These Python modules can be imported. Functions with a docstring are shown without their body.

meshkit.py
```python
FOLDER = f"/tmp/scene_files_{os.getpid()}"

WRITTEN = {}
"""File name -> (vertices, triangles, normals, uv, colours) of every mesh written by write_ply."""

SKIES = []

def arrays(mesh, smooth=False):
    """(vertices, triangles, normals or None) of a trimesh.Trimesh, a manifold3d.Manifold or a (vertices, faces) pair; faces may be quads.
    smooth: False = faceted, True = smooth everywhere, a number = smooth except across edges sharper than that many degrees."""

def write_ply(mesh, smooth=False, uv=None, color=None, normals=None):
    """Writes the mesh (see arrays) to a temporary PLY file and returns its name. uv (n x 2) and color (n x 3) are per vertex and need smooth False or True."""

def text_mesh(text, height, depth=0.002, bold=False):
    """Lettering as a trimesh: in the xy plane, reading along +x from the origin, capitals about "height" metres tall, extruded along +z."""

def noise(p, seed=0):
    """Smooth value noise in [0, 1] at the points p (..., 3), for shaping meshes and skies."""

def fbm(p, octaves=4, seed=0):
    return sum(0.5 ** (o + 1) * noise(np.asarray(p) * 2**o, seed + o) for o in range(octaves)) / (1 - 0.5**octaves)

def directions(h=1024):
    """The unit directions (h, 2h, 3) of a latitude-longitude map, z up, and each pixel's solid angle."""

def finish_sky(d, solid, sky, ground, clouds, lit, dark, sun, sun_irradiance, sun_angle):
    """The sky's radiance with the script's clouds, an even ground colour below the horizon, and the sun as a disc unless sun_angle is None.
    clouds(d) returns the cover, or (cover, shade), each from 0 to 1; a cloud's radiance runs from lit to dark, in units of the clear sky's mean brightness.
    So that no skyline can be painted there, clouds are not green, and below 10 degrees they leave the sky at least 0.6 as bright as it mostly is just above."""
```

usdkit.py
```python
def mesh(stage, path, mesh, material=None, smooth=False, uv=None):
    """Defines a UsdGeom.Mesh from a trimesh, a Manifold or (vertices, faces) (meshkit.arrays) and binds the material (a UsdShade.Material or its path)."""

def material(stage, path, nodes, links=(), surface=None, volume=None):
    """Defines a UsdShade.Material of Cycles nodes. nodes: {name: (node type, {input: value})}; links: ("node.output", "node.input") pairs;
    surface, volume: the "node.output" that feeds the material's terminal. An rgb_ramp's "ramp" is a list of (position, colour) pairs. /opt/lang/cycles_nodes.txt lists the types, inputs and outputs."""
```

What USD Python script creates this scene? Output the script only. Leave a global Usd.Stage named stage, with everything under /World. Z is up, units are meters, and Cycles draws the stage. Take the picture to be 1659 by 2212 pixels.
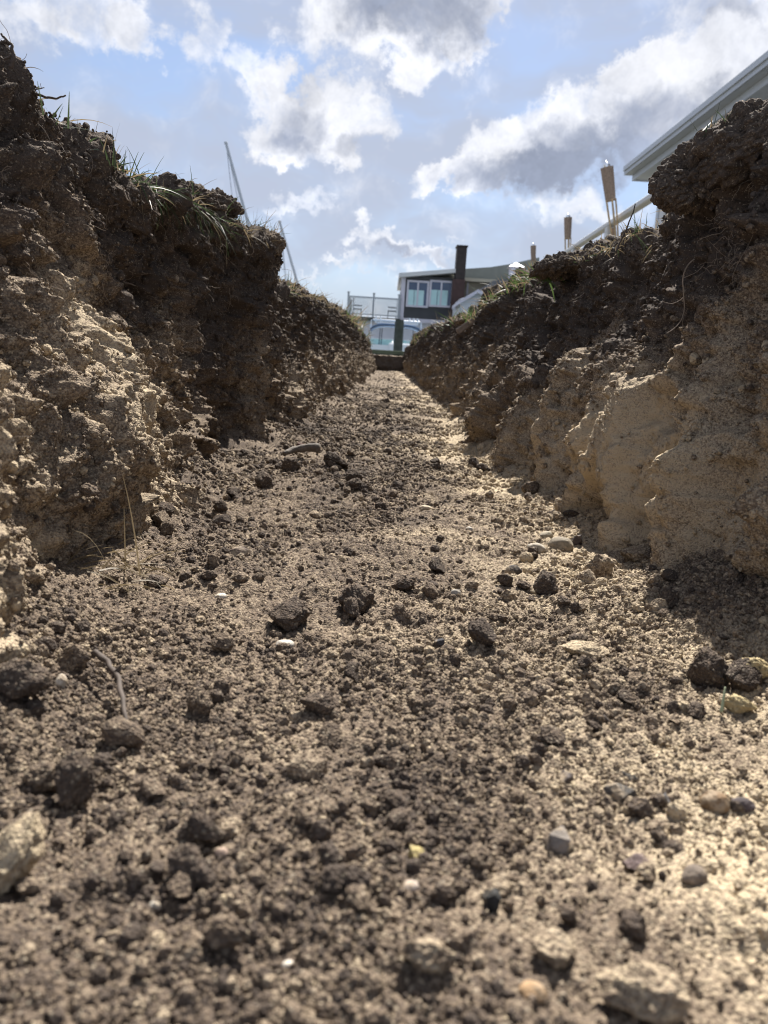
import math
import numpy as np
import trimesh
import usdkit
import meshkit
from scipy.spatial import cKDTree
from scipy.ndimage import gaussian_filter, gaussian_filter1d
from pxr import Usd, UsdGeom, UsdLux, UsdShade, Sdf, Gf, Vt

stage = Usd.Stage.CreateInMemory()
UsdGeom.SetStageUpAxis(stage, 'Z')
UsdGeom.SetStageMetersPerUnit(stage, 1.0)
UsdGeom.Xform.Define(stage, '/World')
UsdGeom.Scope.Define(stage, '/World/Looks')

# ------------------------------------------------------------------ camera
CAM = np.array([0.0, 0.0, 0.105])
F, CX, CY = 1660.0, 829.5, 1106.0             # the photograph measured at 1659 x 2212
ROLL = math.radians(3.5)


def basis(yaw, tilt):
    f = np.array([math.sin(yaw) * math.cos(tilt), math.cos(yaw) * math.cos(tilt), -math.sin(tilt)])
    r0 = np.cross(f, [0, 0, 1.0]); r0 /= np.linalg.norm(r0)
    u0 = np.cross(r0, f)
    return math.cos(ROLL) * r0 + math.sin(ROLL) * u0, -math.sin(ROLL) * r0 + math.cos(ROLL) * u0, f


def solve_view(px, py):
    yaw, tilt = 0.0, 0.2
    for _ in range(60):                          # the trench runs along +y and vanishes at (px, py)
        r, u, f = basis(yaw, tilt)
        ex, ey = px - (CX + F * r[1] / f[1]), py - (CY - F * u[1] / f[1])
        yaw -= 0.5 * ex / F
        tilt -= 0.5 * ey / F
    return yaw, tilt


YAW, TILT = solve_view(836.0, 775.0)
R_, U_, F_ = basis(YAW, TILT)
cam = UsdGeom.Camera.Define(stage, '/World/camera')
M4 = np.eye(4); M4[0, :3], M4[1, :3], M4[2, :3], M4[3, :3] = R_, U_, -F_, CAM
cam.AddTransformOp().Set(Gf.Matrix4d(*M4.ravel().tolist()))
cam.CreateHorizontalApertureAttr(25.98); cam.CreateVerticalApertureAttr(34.64); cam.CreateFocalLengthAttr(26.0)
cam.CreateClippingRangeAttr(Gf.Vec2f(0.01, 2000))
cam.CreateFocusDistanceAttr(0.50); cam.CreateFStopAttr(26.0 / 1.30)
cam.CreateExposureAttr(1.58)


def ray(px, py):
    d = F_ + R_ * (px - CX) / F - U_ * (py - CY) / F
    return d


def at(px, py, Y):                               # the point seen at (px, py) that lies Y metres ahead
    d = ray(px, py)
    return CAM + d * (Y / d[1])


def on_z(px, py, z):
    d = ray(px, py)
    return CAM + d * ((z - CAM[2]) / d[2])


def on_x(px, py, x):
    d = ray(px, py)
    return CAM + d * (x / d[0])


# ------------------------------------------------------------------ sky and sun
SUN_AZ, SUN_EL = math.radians(10.5), math.radians(50.5)
SKY_STRENGTH, SUN_POWER = 0.050, 1.25


def build_sky():
    n, l = {}, []
    n['g'] = ('texture_coordinate', {})
    n['sky'] = ('sky_texture', {'sky_type': 'single_scattering', 'sun_disc': False, 'sun_elevation': SUN_EL, 'sun_rotation': SUN_AZ,
                                'air_density': 1.0, 'aerosol_density': 0.6, 'ozone_density': 2.5})
    n['n1'] = ('noise_texture', {'scale': 7.0, 'detail': 3.0, 'roughness': 0.55})
    n['n2'] = ('noise_texture', {'scale': 30.0, 'detail': 7.0, 'roughness': 0.62})
    l += [('g.generated', 'n1.vector'), ('g.generated', 'n2.vector')]
    n['o1'] = ('vector_math', {'math_type': 'multiply_add', 'vector2': (.10, .10, .08), 'vector3': (-.05, -.05, -.04)})
    n['o2'] = ('vector_math', {'math_type': 'multiply_add', 'vector2': (.12, .12, .11), 'vector3': (-.06, -.06, -.055)})
    l += [('n1.color', 'o1.vector1'), ('n2.color', 'o2.vector1')]
    n['a1'] = ('vector_math', {'math_type': 'add'}); n['a2'] = ('vector_math', {'math_type': 'add'})
    l += [('g.generated', 'a1.vector1'), ('o1.vector', 'a1.vector2'), ('a1.vector', 'a2.vector1'), ('o2.vector', 'a2.vector2')]
    n['oh'] = ('vector_math', {'math_type': 'scale', 'scale': .5}); n['am'] = ('vector_math', {'math_type': 'add'})
    l += [('o2.vector', 'oh.vector1'), ('a1.vector', 'am.vector1'), ('oh.vector', 'am.vector2')]
    cnt = [0]

    def field(blobs, co='a2.vector'):
        total = None
        for (px, py, rx, ry, amp) in blobs:
            k = cnt[0] = cnt[0] + 1
            d = ray(px, py); d /= np.linalg.norm(d)
            r = np.cross(d, [0, 0, 1]); r /= np.linalg.norm(r); u = np.cross(r, d)
            n[f'r{k}'] = ('vector_math', {'math_type': 'dot_product', 'vector2': tuple(r * F / rx)})
            n[f'u{k}'] = ('vector_math', {'math_type': 'dot_product', 'vector2': tuple(u * F / ry)})
            n[f'p{k}'] = ('math', {'math_type': 'multiply'})
            n[f'q{k}'] = ('math', {'math_type': 'multiply_add'})
            n[f'm{k}'] = ('map_range', {'range_type': 'smoothstep', 'from_min': 0.0, 'from_max': 1.9, 'to_min': amp, 'to_max': 0.0, 'clamp': True})
            l.extend([(co, f'r{k}.vector1'), (co, f'u{k}.vector1'), (f'r{k}.value', f'p{k}.value1'), (f'r{k}.value', f'p{k}.value2'),
                      (f'u{k}.value', f'q{k}.value1'), (f'u{k}.value', f'q{k}.value2'), (f'p{k}.value', f'q{k}.value3'), (f'q{k}.value', f'm{k}.value')])
            if total:
                n[f's{k}'] = ('math', {'math_type': 'add'})
                l.extend([(total, f's{k}.value1'), (f'm{k}.result', f's{k}.value2')])
                total = f's{k}.value'
            else:
                total = f'm{k}.result'
        return total
    white = field([(670, 40, 75, 55, .9), (835, 125, 80, 32, .9), (880, 40, 150, 62, 1.0), (1020, 50, 50, 50, .8),
                   (600, 245, 62, 70, .9), (690, 205, 90, 40, 1.0), (760, 285, 70, 42, .9), (660, 290, 100, 40, .8), (745, 340, 45, 22, .6),
                   (1000, 375, 70, 42, 1.0), (1090, 320, 90, 55, 1.1), (1130, 375, 150, 45, .8), (1225, 265, 80, 55, 1.1), (1250, 335, 120, 50, .8), (1380, 195, 70, 60, 1.2), (1430, 150, 80, 40, 1.0),
                   (1420, 250, 90, 70, .9), (1540, 180, 90, 65, 1.1), (1620, 110, 80, 60, 1.1), (1690, 60, 90, 80, 1.0), (930, 400, 45, 30, .9),
                   (820, 528, 70, 24, 1.0), (930, 548, 60, 18, .9), (740, 572, 60, 13, .7), (640, 440, 55, 19, .6), (1560, 30, 120, 48, .9),
                   (180, 40, 140, 42, .65), (300, 80, 45, 32, .5), (80, 60, 70, 34, .5), (430, 85, 38, 60, .8), (535, 140, 55, 28, .6), (1270, 460, 120, 24, .6), (860, 600, 50, 12, .5)])
    dark = field([(915, 35, 125, 52, .85), (800, 60, 50, 30, .4), (650, 260, 50, 42, .6), (640, 305, 60, 20, .4), (1130, 395, 150, 42, .9), (1280, 350, 120, 55, .9), (1415, 270, 65, 55, .75),
                  (1550, 225, 50, 35, .5), (850, 546, 50, 14, .8), (960, 558, 40, 9, .5), (1560, 28, 75, 26, .5), (760, 315, 40, 16, .4), (180, 40, 110, 26, .3)], 'am.vector')
    # front half only
    n['xyz'] = ('separate_xyz', {}); l.append(('g.generated', 'xyz.vector'))
    n['front'] = ('map_range', {'range_type': 'smoothstep', 'from_min': 0.0, 'from_max': 0.25, 'to_min': 0.0, 'to_max': 1.0, 'clamp': True}); l.append(('xyz.y', 'front.value'))
    n['wf'] = ('math', {'math_type': 'multiply'}); l += [(white, 'wf.value1'), ('front.result', 'wf.value2')]
    n['df'] = ('math', {'math_type': 'multiply'}); l += [(dark, 'df.value1'), ('front.result', 'df.value2')]
    # scattered clouds of the same kind all round the sky, seen from below
    n['hz'] = ('math', {'math_type': 'add', 'value2': 0.22}); l.append(('xyz.z', 'hz.value1'))
    n['dx'] = ('math', {'math_type': 'divide'}); n['dy'] = ('math', {'math_type': 'divide'})
    l += [('xyz.x', 'dx.value1'), ('hz.value', 'dx.value2'), ('xyz.y', 'dy.value1'), ('hz.value', 'dy.value2')]
    n['pl'] = ('combine_xyz', {}); l += [('dx.value', 'pl.x'), ('dy.value', 'pl.y')]
    n['n3'] = ('noise_texture', {'scale': 1.6, 'detail': 7.0, 'roughness': 0.55}); l.append(('pl.vector', 'n3.vector'))
    n['gen'] = ('map_range', {'range_type': 'smoothstep', 'from_min': 0.5, 'from_max': 0.68, 'to_min': 0.0, 'to_max': 0.9, 'clamp': True}); l.append(('n3.fac', 'gen.value'))
    n['inv'] = ('math', {'math_type': 'subtract', 'value1': 1.0}); l.append(('front.result', 'inv.value2'))
    n['gb'] = ('math', {'math_type': 'multiply'}); l += [('gen.result', 'gb.value1'), ('inv.value', 'gb.value2')]
    n['n5'] = ('noise_texture', {'scale': 19.0, 'detail': 7.0, 'roughness': 0.6}); l.append(('a1.vector', 'n5.vector'))
    n['n5c'] = ('math', {'math_type': 'multiply_add', 'value2': 2.0, 'value3': -1.0}); l.append(('n5.fac', 'n5c.value1'))
    n['ws0'] = ('math', {'math_type': 'add'}); l += [('wf.value', 'ws0.value1'), ('gb.value', 'ws0.value2')]
    n['wsum'] = ('math', {'math_type': 'add'}); l += [('ws0.value', 'wsum.value1'), ('n5c.value', 'wsum.value2')]
    n['cover'] = ('map_range', {'range_type': 'smoothstep', 'from_min': -0.05, 'from_max': 1.2, 'to_min': 0.0, 'to_max': 0.95, 'clamp': True}); l.append(('wsum.value', 'cover.value'))
    n['shade'] = ('map_range', {'range_type': 'smoothstep', 'from_min': -0.15, 'from_max': 1.3, 'to_min': 0.0, 'to_max': 1.0, 'clamp': True}); l.append(('dsum.value', 'shade.value'))
    n['dsum'] = ('math', {'math_type': 'multiply_add', 'value2': -1.7}); l += [('n5d.value', 'dsum.value1'), ('df.value', 'dsum.value3')]
    n['n5d'] = ('math', {'math_type': 'add', 'value2': -0.59}); l.append(('n5.fac', 'n5d.value1'))
    # high thin veil with blue gaps
    n['st'] = ('mapping', {'scale': (1.0, 1.0, 2.6), 'rotation': (0.0, 0.35, 0.0)}); l.append(('a1.vector', 'st.vector'))
    n['n4'] = ('noise_texture', {'scale': 4.2, 'detail': 5.0, 'roughness': 0.5}); l.append(('st.vector', 'n4.vector'))
    n['veil'] = ('map_range', {'range_type': 'smoothstep', 'from_min': 0.30, 'from_max': 0.62, 'to_min': 0.32, 'to_max': 0.93, 'clamp': True}); l.append(('n4.fac', 'veil.value'))
    n['tint'] = ('mix_color', {'blend_type': 'multiply', 'fac': 1.0, 'b': (0.88, 0.90, 0.95)}); l.append(('sky.color', 'tint.a'))
    n['mv'] = ('mix_color', {'b': (3.5, 3.85, 4.75), 'use_clamp': False}); l += [('vh.value', 'mv.fac'), ('tint.result', 'mv.a')]
    n['low'] = ('map_range', {'range_type': 'smoothstep', 'from_min': 0.0, 'from_max': 0.22, 'to_min': 0.95, 'to_max': 0.0, 'clamp': True}); l.append(('xyz.z', 'low.value'))
    n['vh'] = ('math', {'math_type': 'maximum'}); l += [('veil.result', 'vh.value1'), ('low.result', 'vh.value2')]
    n['cc'] = ('mix_color', {'a': (7.1, 7.2, 7.6), 'b': (2.35, 2.65, 3.45), 'use_clamp': False}); l.append(('shade.result', 'cc.fac'))
    n['n6'] = ('noise_texture', {'scale': 9.0, 'detail': 5.0, 'roughness': 0.55}); l.append(('a2.vector', 'n6.vector'))
    n['n6r'] = ('map_range', {'from_min': .3, 'from_max': .7, 'to_min': .78, 'to_max': 1.18, 'clamp': True}); l.append(('n6.fac', 'n6r.value'))
    n['cm'] = ('vector_math', {'math_type': 'scale'}); l += [('cc.result', 'cm.vector1'), ('n6r.result', 'cm.scale')]
    n['mc'] = ('mix_color', {'use_clamp': False}); l += [('cover.result', 'mc.fac'), ('mv.result', 'mc.a'), ('cm.vector', 'mc.b')]
    n['bg'] = ('background_shader', {'strength': SKY_STRENGTH}); l.append(('mc.result', 'bg.color'))
    return usdkit.material(stage, '/World/Looks/sky', n, l, surface='bg.background')


dome = UsdLux.DomeLight.Define(stage, '/World/sky')
UsdShade.MaterialBindingAPI.Apply(dome.GetPrim()).Bind(build_sky())
dome.GetPrim().SetCustomDataByKey('kind', 'structure')
sun = UsdLux.DistantLight.Define(stage, '/World/sun')
sun.CreateIntensityAttr(SUN_POWER); sun.CreateAngleAttr(0.5); sun.CreateNormalizeAttr(True); sun.CreateColorAttr(Gf.Vec3f(1.0, 0.965, 0.91))
sv = np.array([math.sin(SUN_AZ) * math.cos(SUN_EL), math.cos(SUN_AZ) * math.cos(SUN_EL), math.sin(SUN_EL)])
sx = np.cross([0, 0, 1], sv); sx /= np.linalg.norm(sx); sy = np.cross(sv, sx)
SM = np.eye(4); SM[0, :3], SM[1, :3], SM[2, :3] = sx, sy, sv
sun.AddTransformOp().Set(Gf.Matrix4d(*SM.ravel().tolist()))

# ------------------------------------------------------------------ helpers
RNG = np.random.default_rng(7)
TAB = np.random.default_rng(3).random((64, 64, 64)).astype(np.float32)


def vn(P, seed=0):
    P = np.asarray(P, np.float64) + np.array([seed * 17.31, seed * 9.73, seed * 5.17])
    i = np.floor(P).astype(np.int64); t = (P - i).astype(np.float32); t = t * t * (3 - 2 * t); i &= 63
    j = (i + 1) & 63
    x0, y0, z0, x1, y1, z1 = i[..., 0], i[..., 1], i[..., 2], j[..., 0], j[..., 1], j[..., 2]
    tx, ty, tz = t[..., 0], t[..., 1], t[..., 2]
    a = TAB[x0, y0, z0] * (1 - tx) + TAB[x1, y0, z0] * tx
    b = TAB[x0, y1, z0] * (1 - tx) + TAB[x1, y1, z0] * tx
    c = TAB[x0, y0, z1] * (1 - tx) + TAB[x1, y0, z1] * tx
    d = TAB[x0, y1, z1] * (1 - tx) + TAB[x1, y1, z1] * tx
    return (a * (1 - ty) + b * ty) * (1 - tz) + (c * (1 - ty) + d * ty) * tz      # 0..1


def fbm(P, octaves=3, seed=0, gain=0.5):
    P = np.asarray(P); s, w, k = 0, 0, 1.0
    for o in range(octaves):
        s = s + k * (vn(P * 2.03 ** o, seed + o * 3) * 2 - 1); w += k; k *= gain
    return s / w                                                                    # -1..1


def billow(P, octaves=2, seed=0):
    P = np.asarray(P); s, w, k = 0, 0, 1.0
    for o in range(octaves):
        s = s + k * np.sqrt(np.abs(vn(P * 2.1 ** o, seed + o * 5) * 2 - 1) + .004); w += k; k *= .5
    return s / w                                                                    # round lumps between creases, 0..1


def ridge(P, octaves=2, seed=0):
    P = np.asarray(P); s, w, k = 0, 0, 1.0
    for o in range(octaves):
        s = s + k * (1 - np.abs(vn(P * 2.0 ** o, seed + o * 5) * 2 - 1)); w += k; k *= .5
    return s / w


def sstep(x, a, b):
    t = np.clip((np.asarray(x, float) - a) / (b - a), 0, 1)
    return t * t * (3 - 2 * t)


used = {}


def numbered(name):
    k = used.get(name, -1) + 1
    used[name] = k
    return name if k == 0 else f'{name}_{k:03d}'


def childname(parent, name):
    key = (str(parent), name)
    k = used.get(key, -1) + 1
    used[key] = k
    return f'{parent}/{name}' if k == 0 else f'{parent}/{name}_{k:03d}'


def tag(p, label=None, cat=None, group=None, kind=None):
    for k, v in (('label', label), ('category', cat), ('group', group), ('kind', kind)):
        if v:
            p.SetCustomDataByKey(k, v)
    return p


def obj(name, mesh, mat, parent=None, smooth=False, label=None):
    path = childname(parent.GetPath(), name) if parent else '/World/' + numbered(name)
    p = usdkit.mesh(stage, path, mesh, mat, smooth).GetPrim()
    if label:
        p.SetCustomDataByKey('label', label)
    return p


def thing(name, label, cat, loc=(0, 0, 0), rotz=0.0, group=None, rot=None, scale=None):
    x = UsdGeom.Xform.Define(stage, '/World/' + numbered(name))
    x.AddTranslateOp().Set(Gf.Vec3d(*map(float, loc)))
    if rot is not None:
        x.AddRotateXYZOp().Set(Gf.Vec3f(*map(float, rot)))
    elif rotz:
        x.AddRotateZOp().Set(float(rotz))
    if scale is not None:
        x.AddScaleOp().Set(Gf.Vec3f(*map(float, scale)))
    return tag(x.GetPrim(), label, cat, group)


def cat_(ms):
    return trimesh.util.concatenate(ms)


def box(x0, x1, y0, y1, z0, z1, ch=0.0):
    a, b = np.array([x0, y0, z0], float), np.array([x1, y1, z1], float)
    a, b = np.minimum(a, b), np.maximum(a, b)
    if ch <= 0:
        m = trimesh.creation.box(b - a); m.apply_translation((a + b) / 2); return m
    pts = []
    for k in range(3):
        s = np.array([ch] * 3); s[k] = 0
        for c in np.ndindex(2, 2, 2):
            pts.append(np.where(np.array(c) == 0, a + s, b - s))
    return trimesh.convex.convex_hull(np.array(pts))


def tube(pts, rad, sides=8, cap=True):
    pts = np.asarray(pts, float); n = len(pts); rad = np.broadcast_to(np.asarray(rad, float), (n,))
    tan = np.gradient(pts, axis=0); tan /= np.linalg.norm(tan, axis=1, keepdims=True) + 1e-12
    ref = np.array([0.13, 0.21, 1.0]) if abs(tan[0, 2]) < .9 else np.array([1.0, .2, .1])
    a = np.cross(tan, ref); a /= np.linalg.norm(a, axis=1, keepdims=True) + 1e-12; b = np.cross(tan, a)
    th = np.arange(sides) / sides * 2 * np.pi
    v = pts[:, None] + rad[:, None, None] * (np.cos(th)[None, :, None] * a[:, None] + np.sin(th)[None, :, None] * b[:, None])
    v = v.reshape(-1, 3); f = []
    for i in range(n - 1):
        for s in range(sides):
            p, q = i * sides + s, i * sides + (s + 1) % sides
            f += [[p, q, q + sides], [p, q + sides, p + sides]]
    if cap:
        v = np.vstack([v, pts[0], pts[-1]]); e = (n - 1) * sides
        for s in range(sides):
            f += [[n * sides, (s + 1) % sides, s], [n * sides + 1, e + s, e + (s + 1) % sides]]
    m = trimesh.Trimesh(v, np.array(f), process=False)
    return m


def prism(poly, y0, y1):                           # polygon in x, z pushed along y
    from shapely.geometry import Polygon
    m = trimesh.creation.extrude_polygon(Polygon(poly), 1.0, engine='earcut')
    v = m.vertices.copy()
    m.vertices = np.stack([v[:, 0], y0 + v[:, 2] * (y1 - y0), v[:, 1]], 1)
    m.fix_normals()
    return m


def grid_faces(r, c, flip=False):
    i = np.arange(r * c).reshape(r, c)
    q = np.stack([i[:-1, :-1], i[:-1, 1:], i[1:, 1:], i[1:, :-1]], -1).reshape(-1, 4)
    return q[:, ::-1] if flip else q


def grid_normals(P, flip):
    n = np.cross(np.gradient(P, axis=1), np.gradient(P, axis=0))
    n /= np.linalg.norm(n, axis=2, keepdims=True) + 1e-12
    return -n if flip else n


def grid_mesh(name, P, mat, flip=False, prim=None, attrs=None):
    r, c = P.shape[:2]
    path = '/World/' + numbered(name)
    m = UsdGeom.Mesh.Define(stage, path)
    q = grid_faces(r, c, flip)
    m.CreatePointsAttr(Vt.Vec3fArray.FromNumpy(P.reshape(-1, 3).astype(np.float32)))
    m.CreateFaceVertexCountsAttr(Vt.IntArray.FromNumpy(np.full(len(q), 4, np.int32)))
    m.CreateFaceVertexIndicesAttr(Vt.IntArray.FromNumpy(q.astype(np.int32).ravel()))
    m.CreateSubdivisionSchemeAttr('none')
    nn = grid_normals(P, flip)
    m.CreateNormalsAttr(Vt.Vec3fArray.FromNumpy((nn).reshape(-1, 3).astype(np.float32))); m.SetNormalsInterpolation('vertex')
    for k, a in (attrs or {}).items():
        UsdGeom.PrimvarsAPI(m).CreatePrimvar(k, Sdf.ValueTypeNames.FloatArray, 'vertex').Set(Vt.FloatArray.FromNumpy(np.ascontiguousarray(a, np.float32).ravel()))
    UsdShade.MaterialBindingAPI.Apply(m.GetPrim()).Bind(mat)
    return m.GetPrim()


# ------------------------------------------------------------------ materials
def simple(name, col, rough=0.6, var=0.0, scale=20.0, metallic=0.0, bump=0.0, bscale=200.0, spec=0.4):
    n = {'p': ('principled_bsdf', {'base_color': col, 'roughness': rough, 'metallic': metallic, 'specular_ior_level': spec})}
    l = []
    n['g'] = ('geometry', {})
    if var:
        n['n'] = ('noise_texture', {'scale': scale, 'detail': 4.0, 'roughness': .6})
        n['r'] = ('rgb_ramp', {'ramp': [(.3, tuple(np.array(col) * (1 - var))), (.7, tuple(np.array(col) * (1 + var)))]})
        l += [('g.position', 'n.vector'), ('n.fac', 'r.fac'), ('r.color', 'p.base_color')]
    if bump:
        n['bn'] = ('noise_texture', {'scale': bscale, 'detail': 3.0})
        n['b'] = ('bump', {'strength': 1.0, 'distance': bump})
        l += [('g.position', 'bn.vector'), ('bn.fac', 'b.height'), ('b.normal', 'p.normal')]
    return usdkit.material(stage, '/World/Looks/' + name, n, l, surface='p.BSDF')


DARK, BROWN, SAND = (0.056, 0.0435, 0.035), (0.130, 0.097, 0.069), (0.370, 0.296, 0.198)


def soil_mat(name, fixed=None, grain=1300.0):
    """Topsoil to sand by the mesh's own 'sand' value (0 dark humus, 0.5 brown loam, 1 pale sand), mottled, with single pale and dark grains."""
    n = {'g': ('geometry', {}), 'p': ('principled_bsdf', {'roughness': .95, 'specular_ior_level': .12})}
    l = []
    if fixed is None:
        n['s'] = ('attribute', {'attribute': 'sand'}); src = 's.fac'
    else:
        n['s'] = ('value', {'value': fixed}); src = 's.value'
    n['n1'] = ('noise_texture', {'scale': 60.0, 'detail': 5.0, 'roughness': .65})
    n['v'] = ('voronoi_texture', {'scale': grain})
    n['n2'] = ('noise_texture', {'scale': 420.0, 'detail': 2.0, 'roughness': .7})
    l += [('g.position', f'{k}.vector') for k in ('n1', 'v', 'n2')]
    n['vs'] = ('separate_xyz', {}); l.append(('v.color', 'vs.vector'))
    n['m1'] = ('math', {'math_type': 'multiply_add', 'value2': .55, 'value3': -.275}); l.append(('n1.fac', 'm1.value1'))
    n['m2'] = ('math', {'math_type': 'multiply_add', 'value2': .46, 'value3': -.23}); l.append(('vs.x', 'm2.value1'))
    n['m3'] = ('math', {'math_type': 'multiply_add', 'value2': .5, 'value3': -.25}); l.append(('n2.fac', 'm3.value1'))
    n['a1'] = ('math', {'math_type': 'add'}); n['a2'] = ('math', {'math_type': 'add'}); n['a3'] = ('math', {'math_type': 'add'})
    l += [(src, 'a1.value1'), ('m1.value', 'a1.value2'), ('a1.value', 'a2.value1'), ('m2.value', 'a2.value2'), ('a2.value', 'a3.value1'), ('m3.value', 'a3.value2')]
    n['r'] = ('rgb_ramp', {'ramp': [(0, DARK), (.22, (.074, .056, .043)), (.5, BROWN), (.75, (.250, .197, .137)), (1, SAND)]})
    l.append(('a3.value', 'r.fac'))
    n['pale'] = ('math', {'math_type': 'greater_than', 'value2': .955}); l.append(('vs.y', 'pale.value1'))
    n['pm'] = ('math', {'math_type': 'multiply', 'value2': .3}); l.append(('pale.value', 'pm.value1'))
    n['mx'] = ('mix_color', {'b': (.40, .34, .25)}); l += [('pm.value', 'mx.fac'), ('r.color', 'mx.a'), ('mx.result', 'p.base_color')]
    n['b'] = ('bump', {'strength': .8, 'distance': .0009}); l += [('v.distance', 'bi.value2'), ('bi.value', 'b.height'), ('b.normal', 'p.normal')]
    n['bi'] = ('math', {'math_type': 'subtract', 'value1': 1.0})
    return usdkit.material(stage, '/World/Looks/' + name, n, l, surface='p.BSDF')


SOIL = soil_mat('soil')
CRUMB = [soil_mat('crumb_dark', .05), soil_mat('crumb_brown', .38), soil_mat('crumb_loam', .62), soil_mat('crumb_sand', .92)]

# ------------------------------------------------------------------ the trench: measured outlines
lf = np.array([on_z(*p, 0.0) for p in [(-20, 1520), (60, 1370), (130, 1245), (330, 1110), (405, 1020), (420, 965), (540, 948), (575, 945), (640, 910), (700, 870), (762, 832), (806, 800)]])
rf = np.array([on_z(*p, 0.0) for p in [(1659, 1400), (1490, 1235), (1350, 1150), (1240, 1090), (1190, 1040), (1050, 975), (985, 890), (940, 850), (870, 800)]])
lt = np.array([on_x(*p, x) for p, x in [((-60, 95), -.21), ((0, 148), -.207), ((100, 258), -.200), ((190, 314), -.190), ((250, 345), -.179), ((285, 372), -.172), ((350, 396), -.169), ((430, 412), -.168),
                                        ((520, 480), -.165), ((596, 520), -.150), ((600, 625), -.165), ((645, 632), -.165), ((700, 655), -.17), ((745, 672), -.17), ((802, 742), -.16)]])
rt = np.array([on_x(*p, x) for p, x in [((1700, 250), .20), ((1659, 290), .20), ((1560, 380), .205), ((1440, 470), .21), ((1350, 516), .205), ((1260, 562), .205), ((1150, 574), .20),
                                        ((1090, 610), .195), ((1045, 655), .19), ((1000, 690), .185), ((900, 722), .175), ((882, 752), .16)]])


def curve(tabl, k, y):
    o = np.argsort(tabl[:, 1])
    return np.interp(np.log(y), np.log(tabl[o, 1]), tabl[o, k])


Y_END = 7.0


def sand_floor(x, y):
    P = np.stack([x, y, 0 * x], -1)
    s = .41 + .42 * sstep(x + .03 * fbm(P * 20, 2, 5), .015, .12) * (1 - .55 * sstep(y, .9, 2.2))
    s = s + .30 * sstep(fbm(P * 13, 3, 11), .05, .5) * sstep(x, -.08, .04) - .22 * sstep(fbm(P * 15, 3, 21), .05, .5)
    s = s + .06 * sstep(y, .8, 2.5)
    s = s - .35 * np.exp(-(((x - .15) / .035) ** 2 + ((y - .335) / .05) ** 2))          # dark heap by the right wall
    return np.clip(s + .16 * fbm(P * 60, 2, 31), .02, 1)


def h_floor(x, y):
    P = np.stack([x, y, 0 * x], -1)
    h = .007 * fbm(P * 7, 2, 2) + .0045 * (billow(P * 24, 2, 3) - .5) + .0075 * np.maximum(fbm(P * 40, 2, 6) - .12, 0)
    rough = .40 + .95 * sstep(fbm(P * 10, 3, 8), -.3, .35)
    h = h + rough * (.0026 * (billow(P * 75, 2, 4) - .5) + .0024 * fbm(P * 160, 2, 9))
    h = h - .004
    xl, xr = curve(lf, 0, np.clip(y, .2, 6.9)), curve(rf, 0, np.clip(y, .2, 6.9))      # soil runs up a little against the walls
    h = h + .020 * sstep(xl + .035 - x, 0, .05) + .022 * sstep(x - (xr - .04), 0, .055)
    h = h + .016 * np.exp(-(((x - .15) / .035) ** 2 + ((y - .335) / .045) ** 2))
    return h


def fine(P, k=1.0, seed=40):
    """Crumb-scale relief in metres: aggregates a few millimetres wide and single grains."""
    return k * (.0017 * (billow(P * 390, 1, seed) - .5) + .0018 * (vn(P * 900, seed + 7) - .5))


def rows(y0, y1, s0, k):
    y = [y0]
    while y[-1] < y1:
        y.append(y[-1] + max(s0, k * y[-1]))
    return np.array(y)


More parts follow.
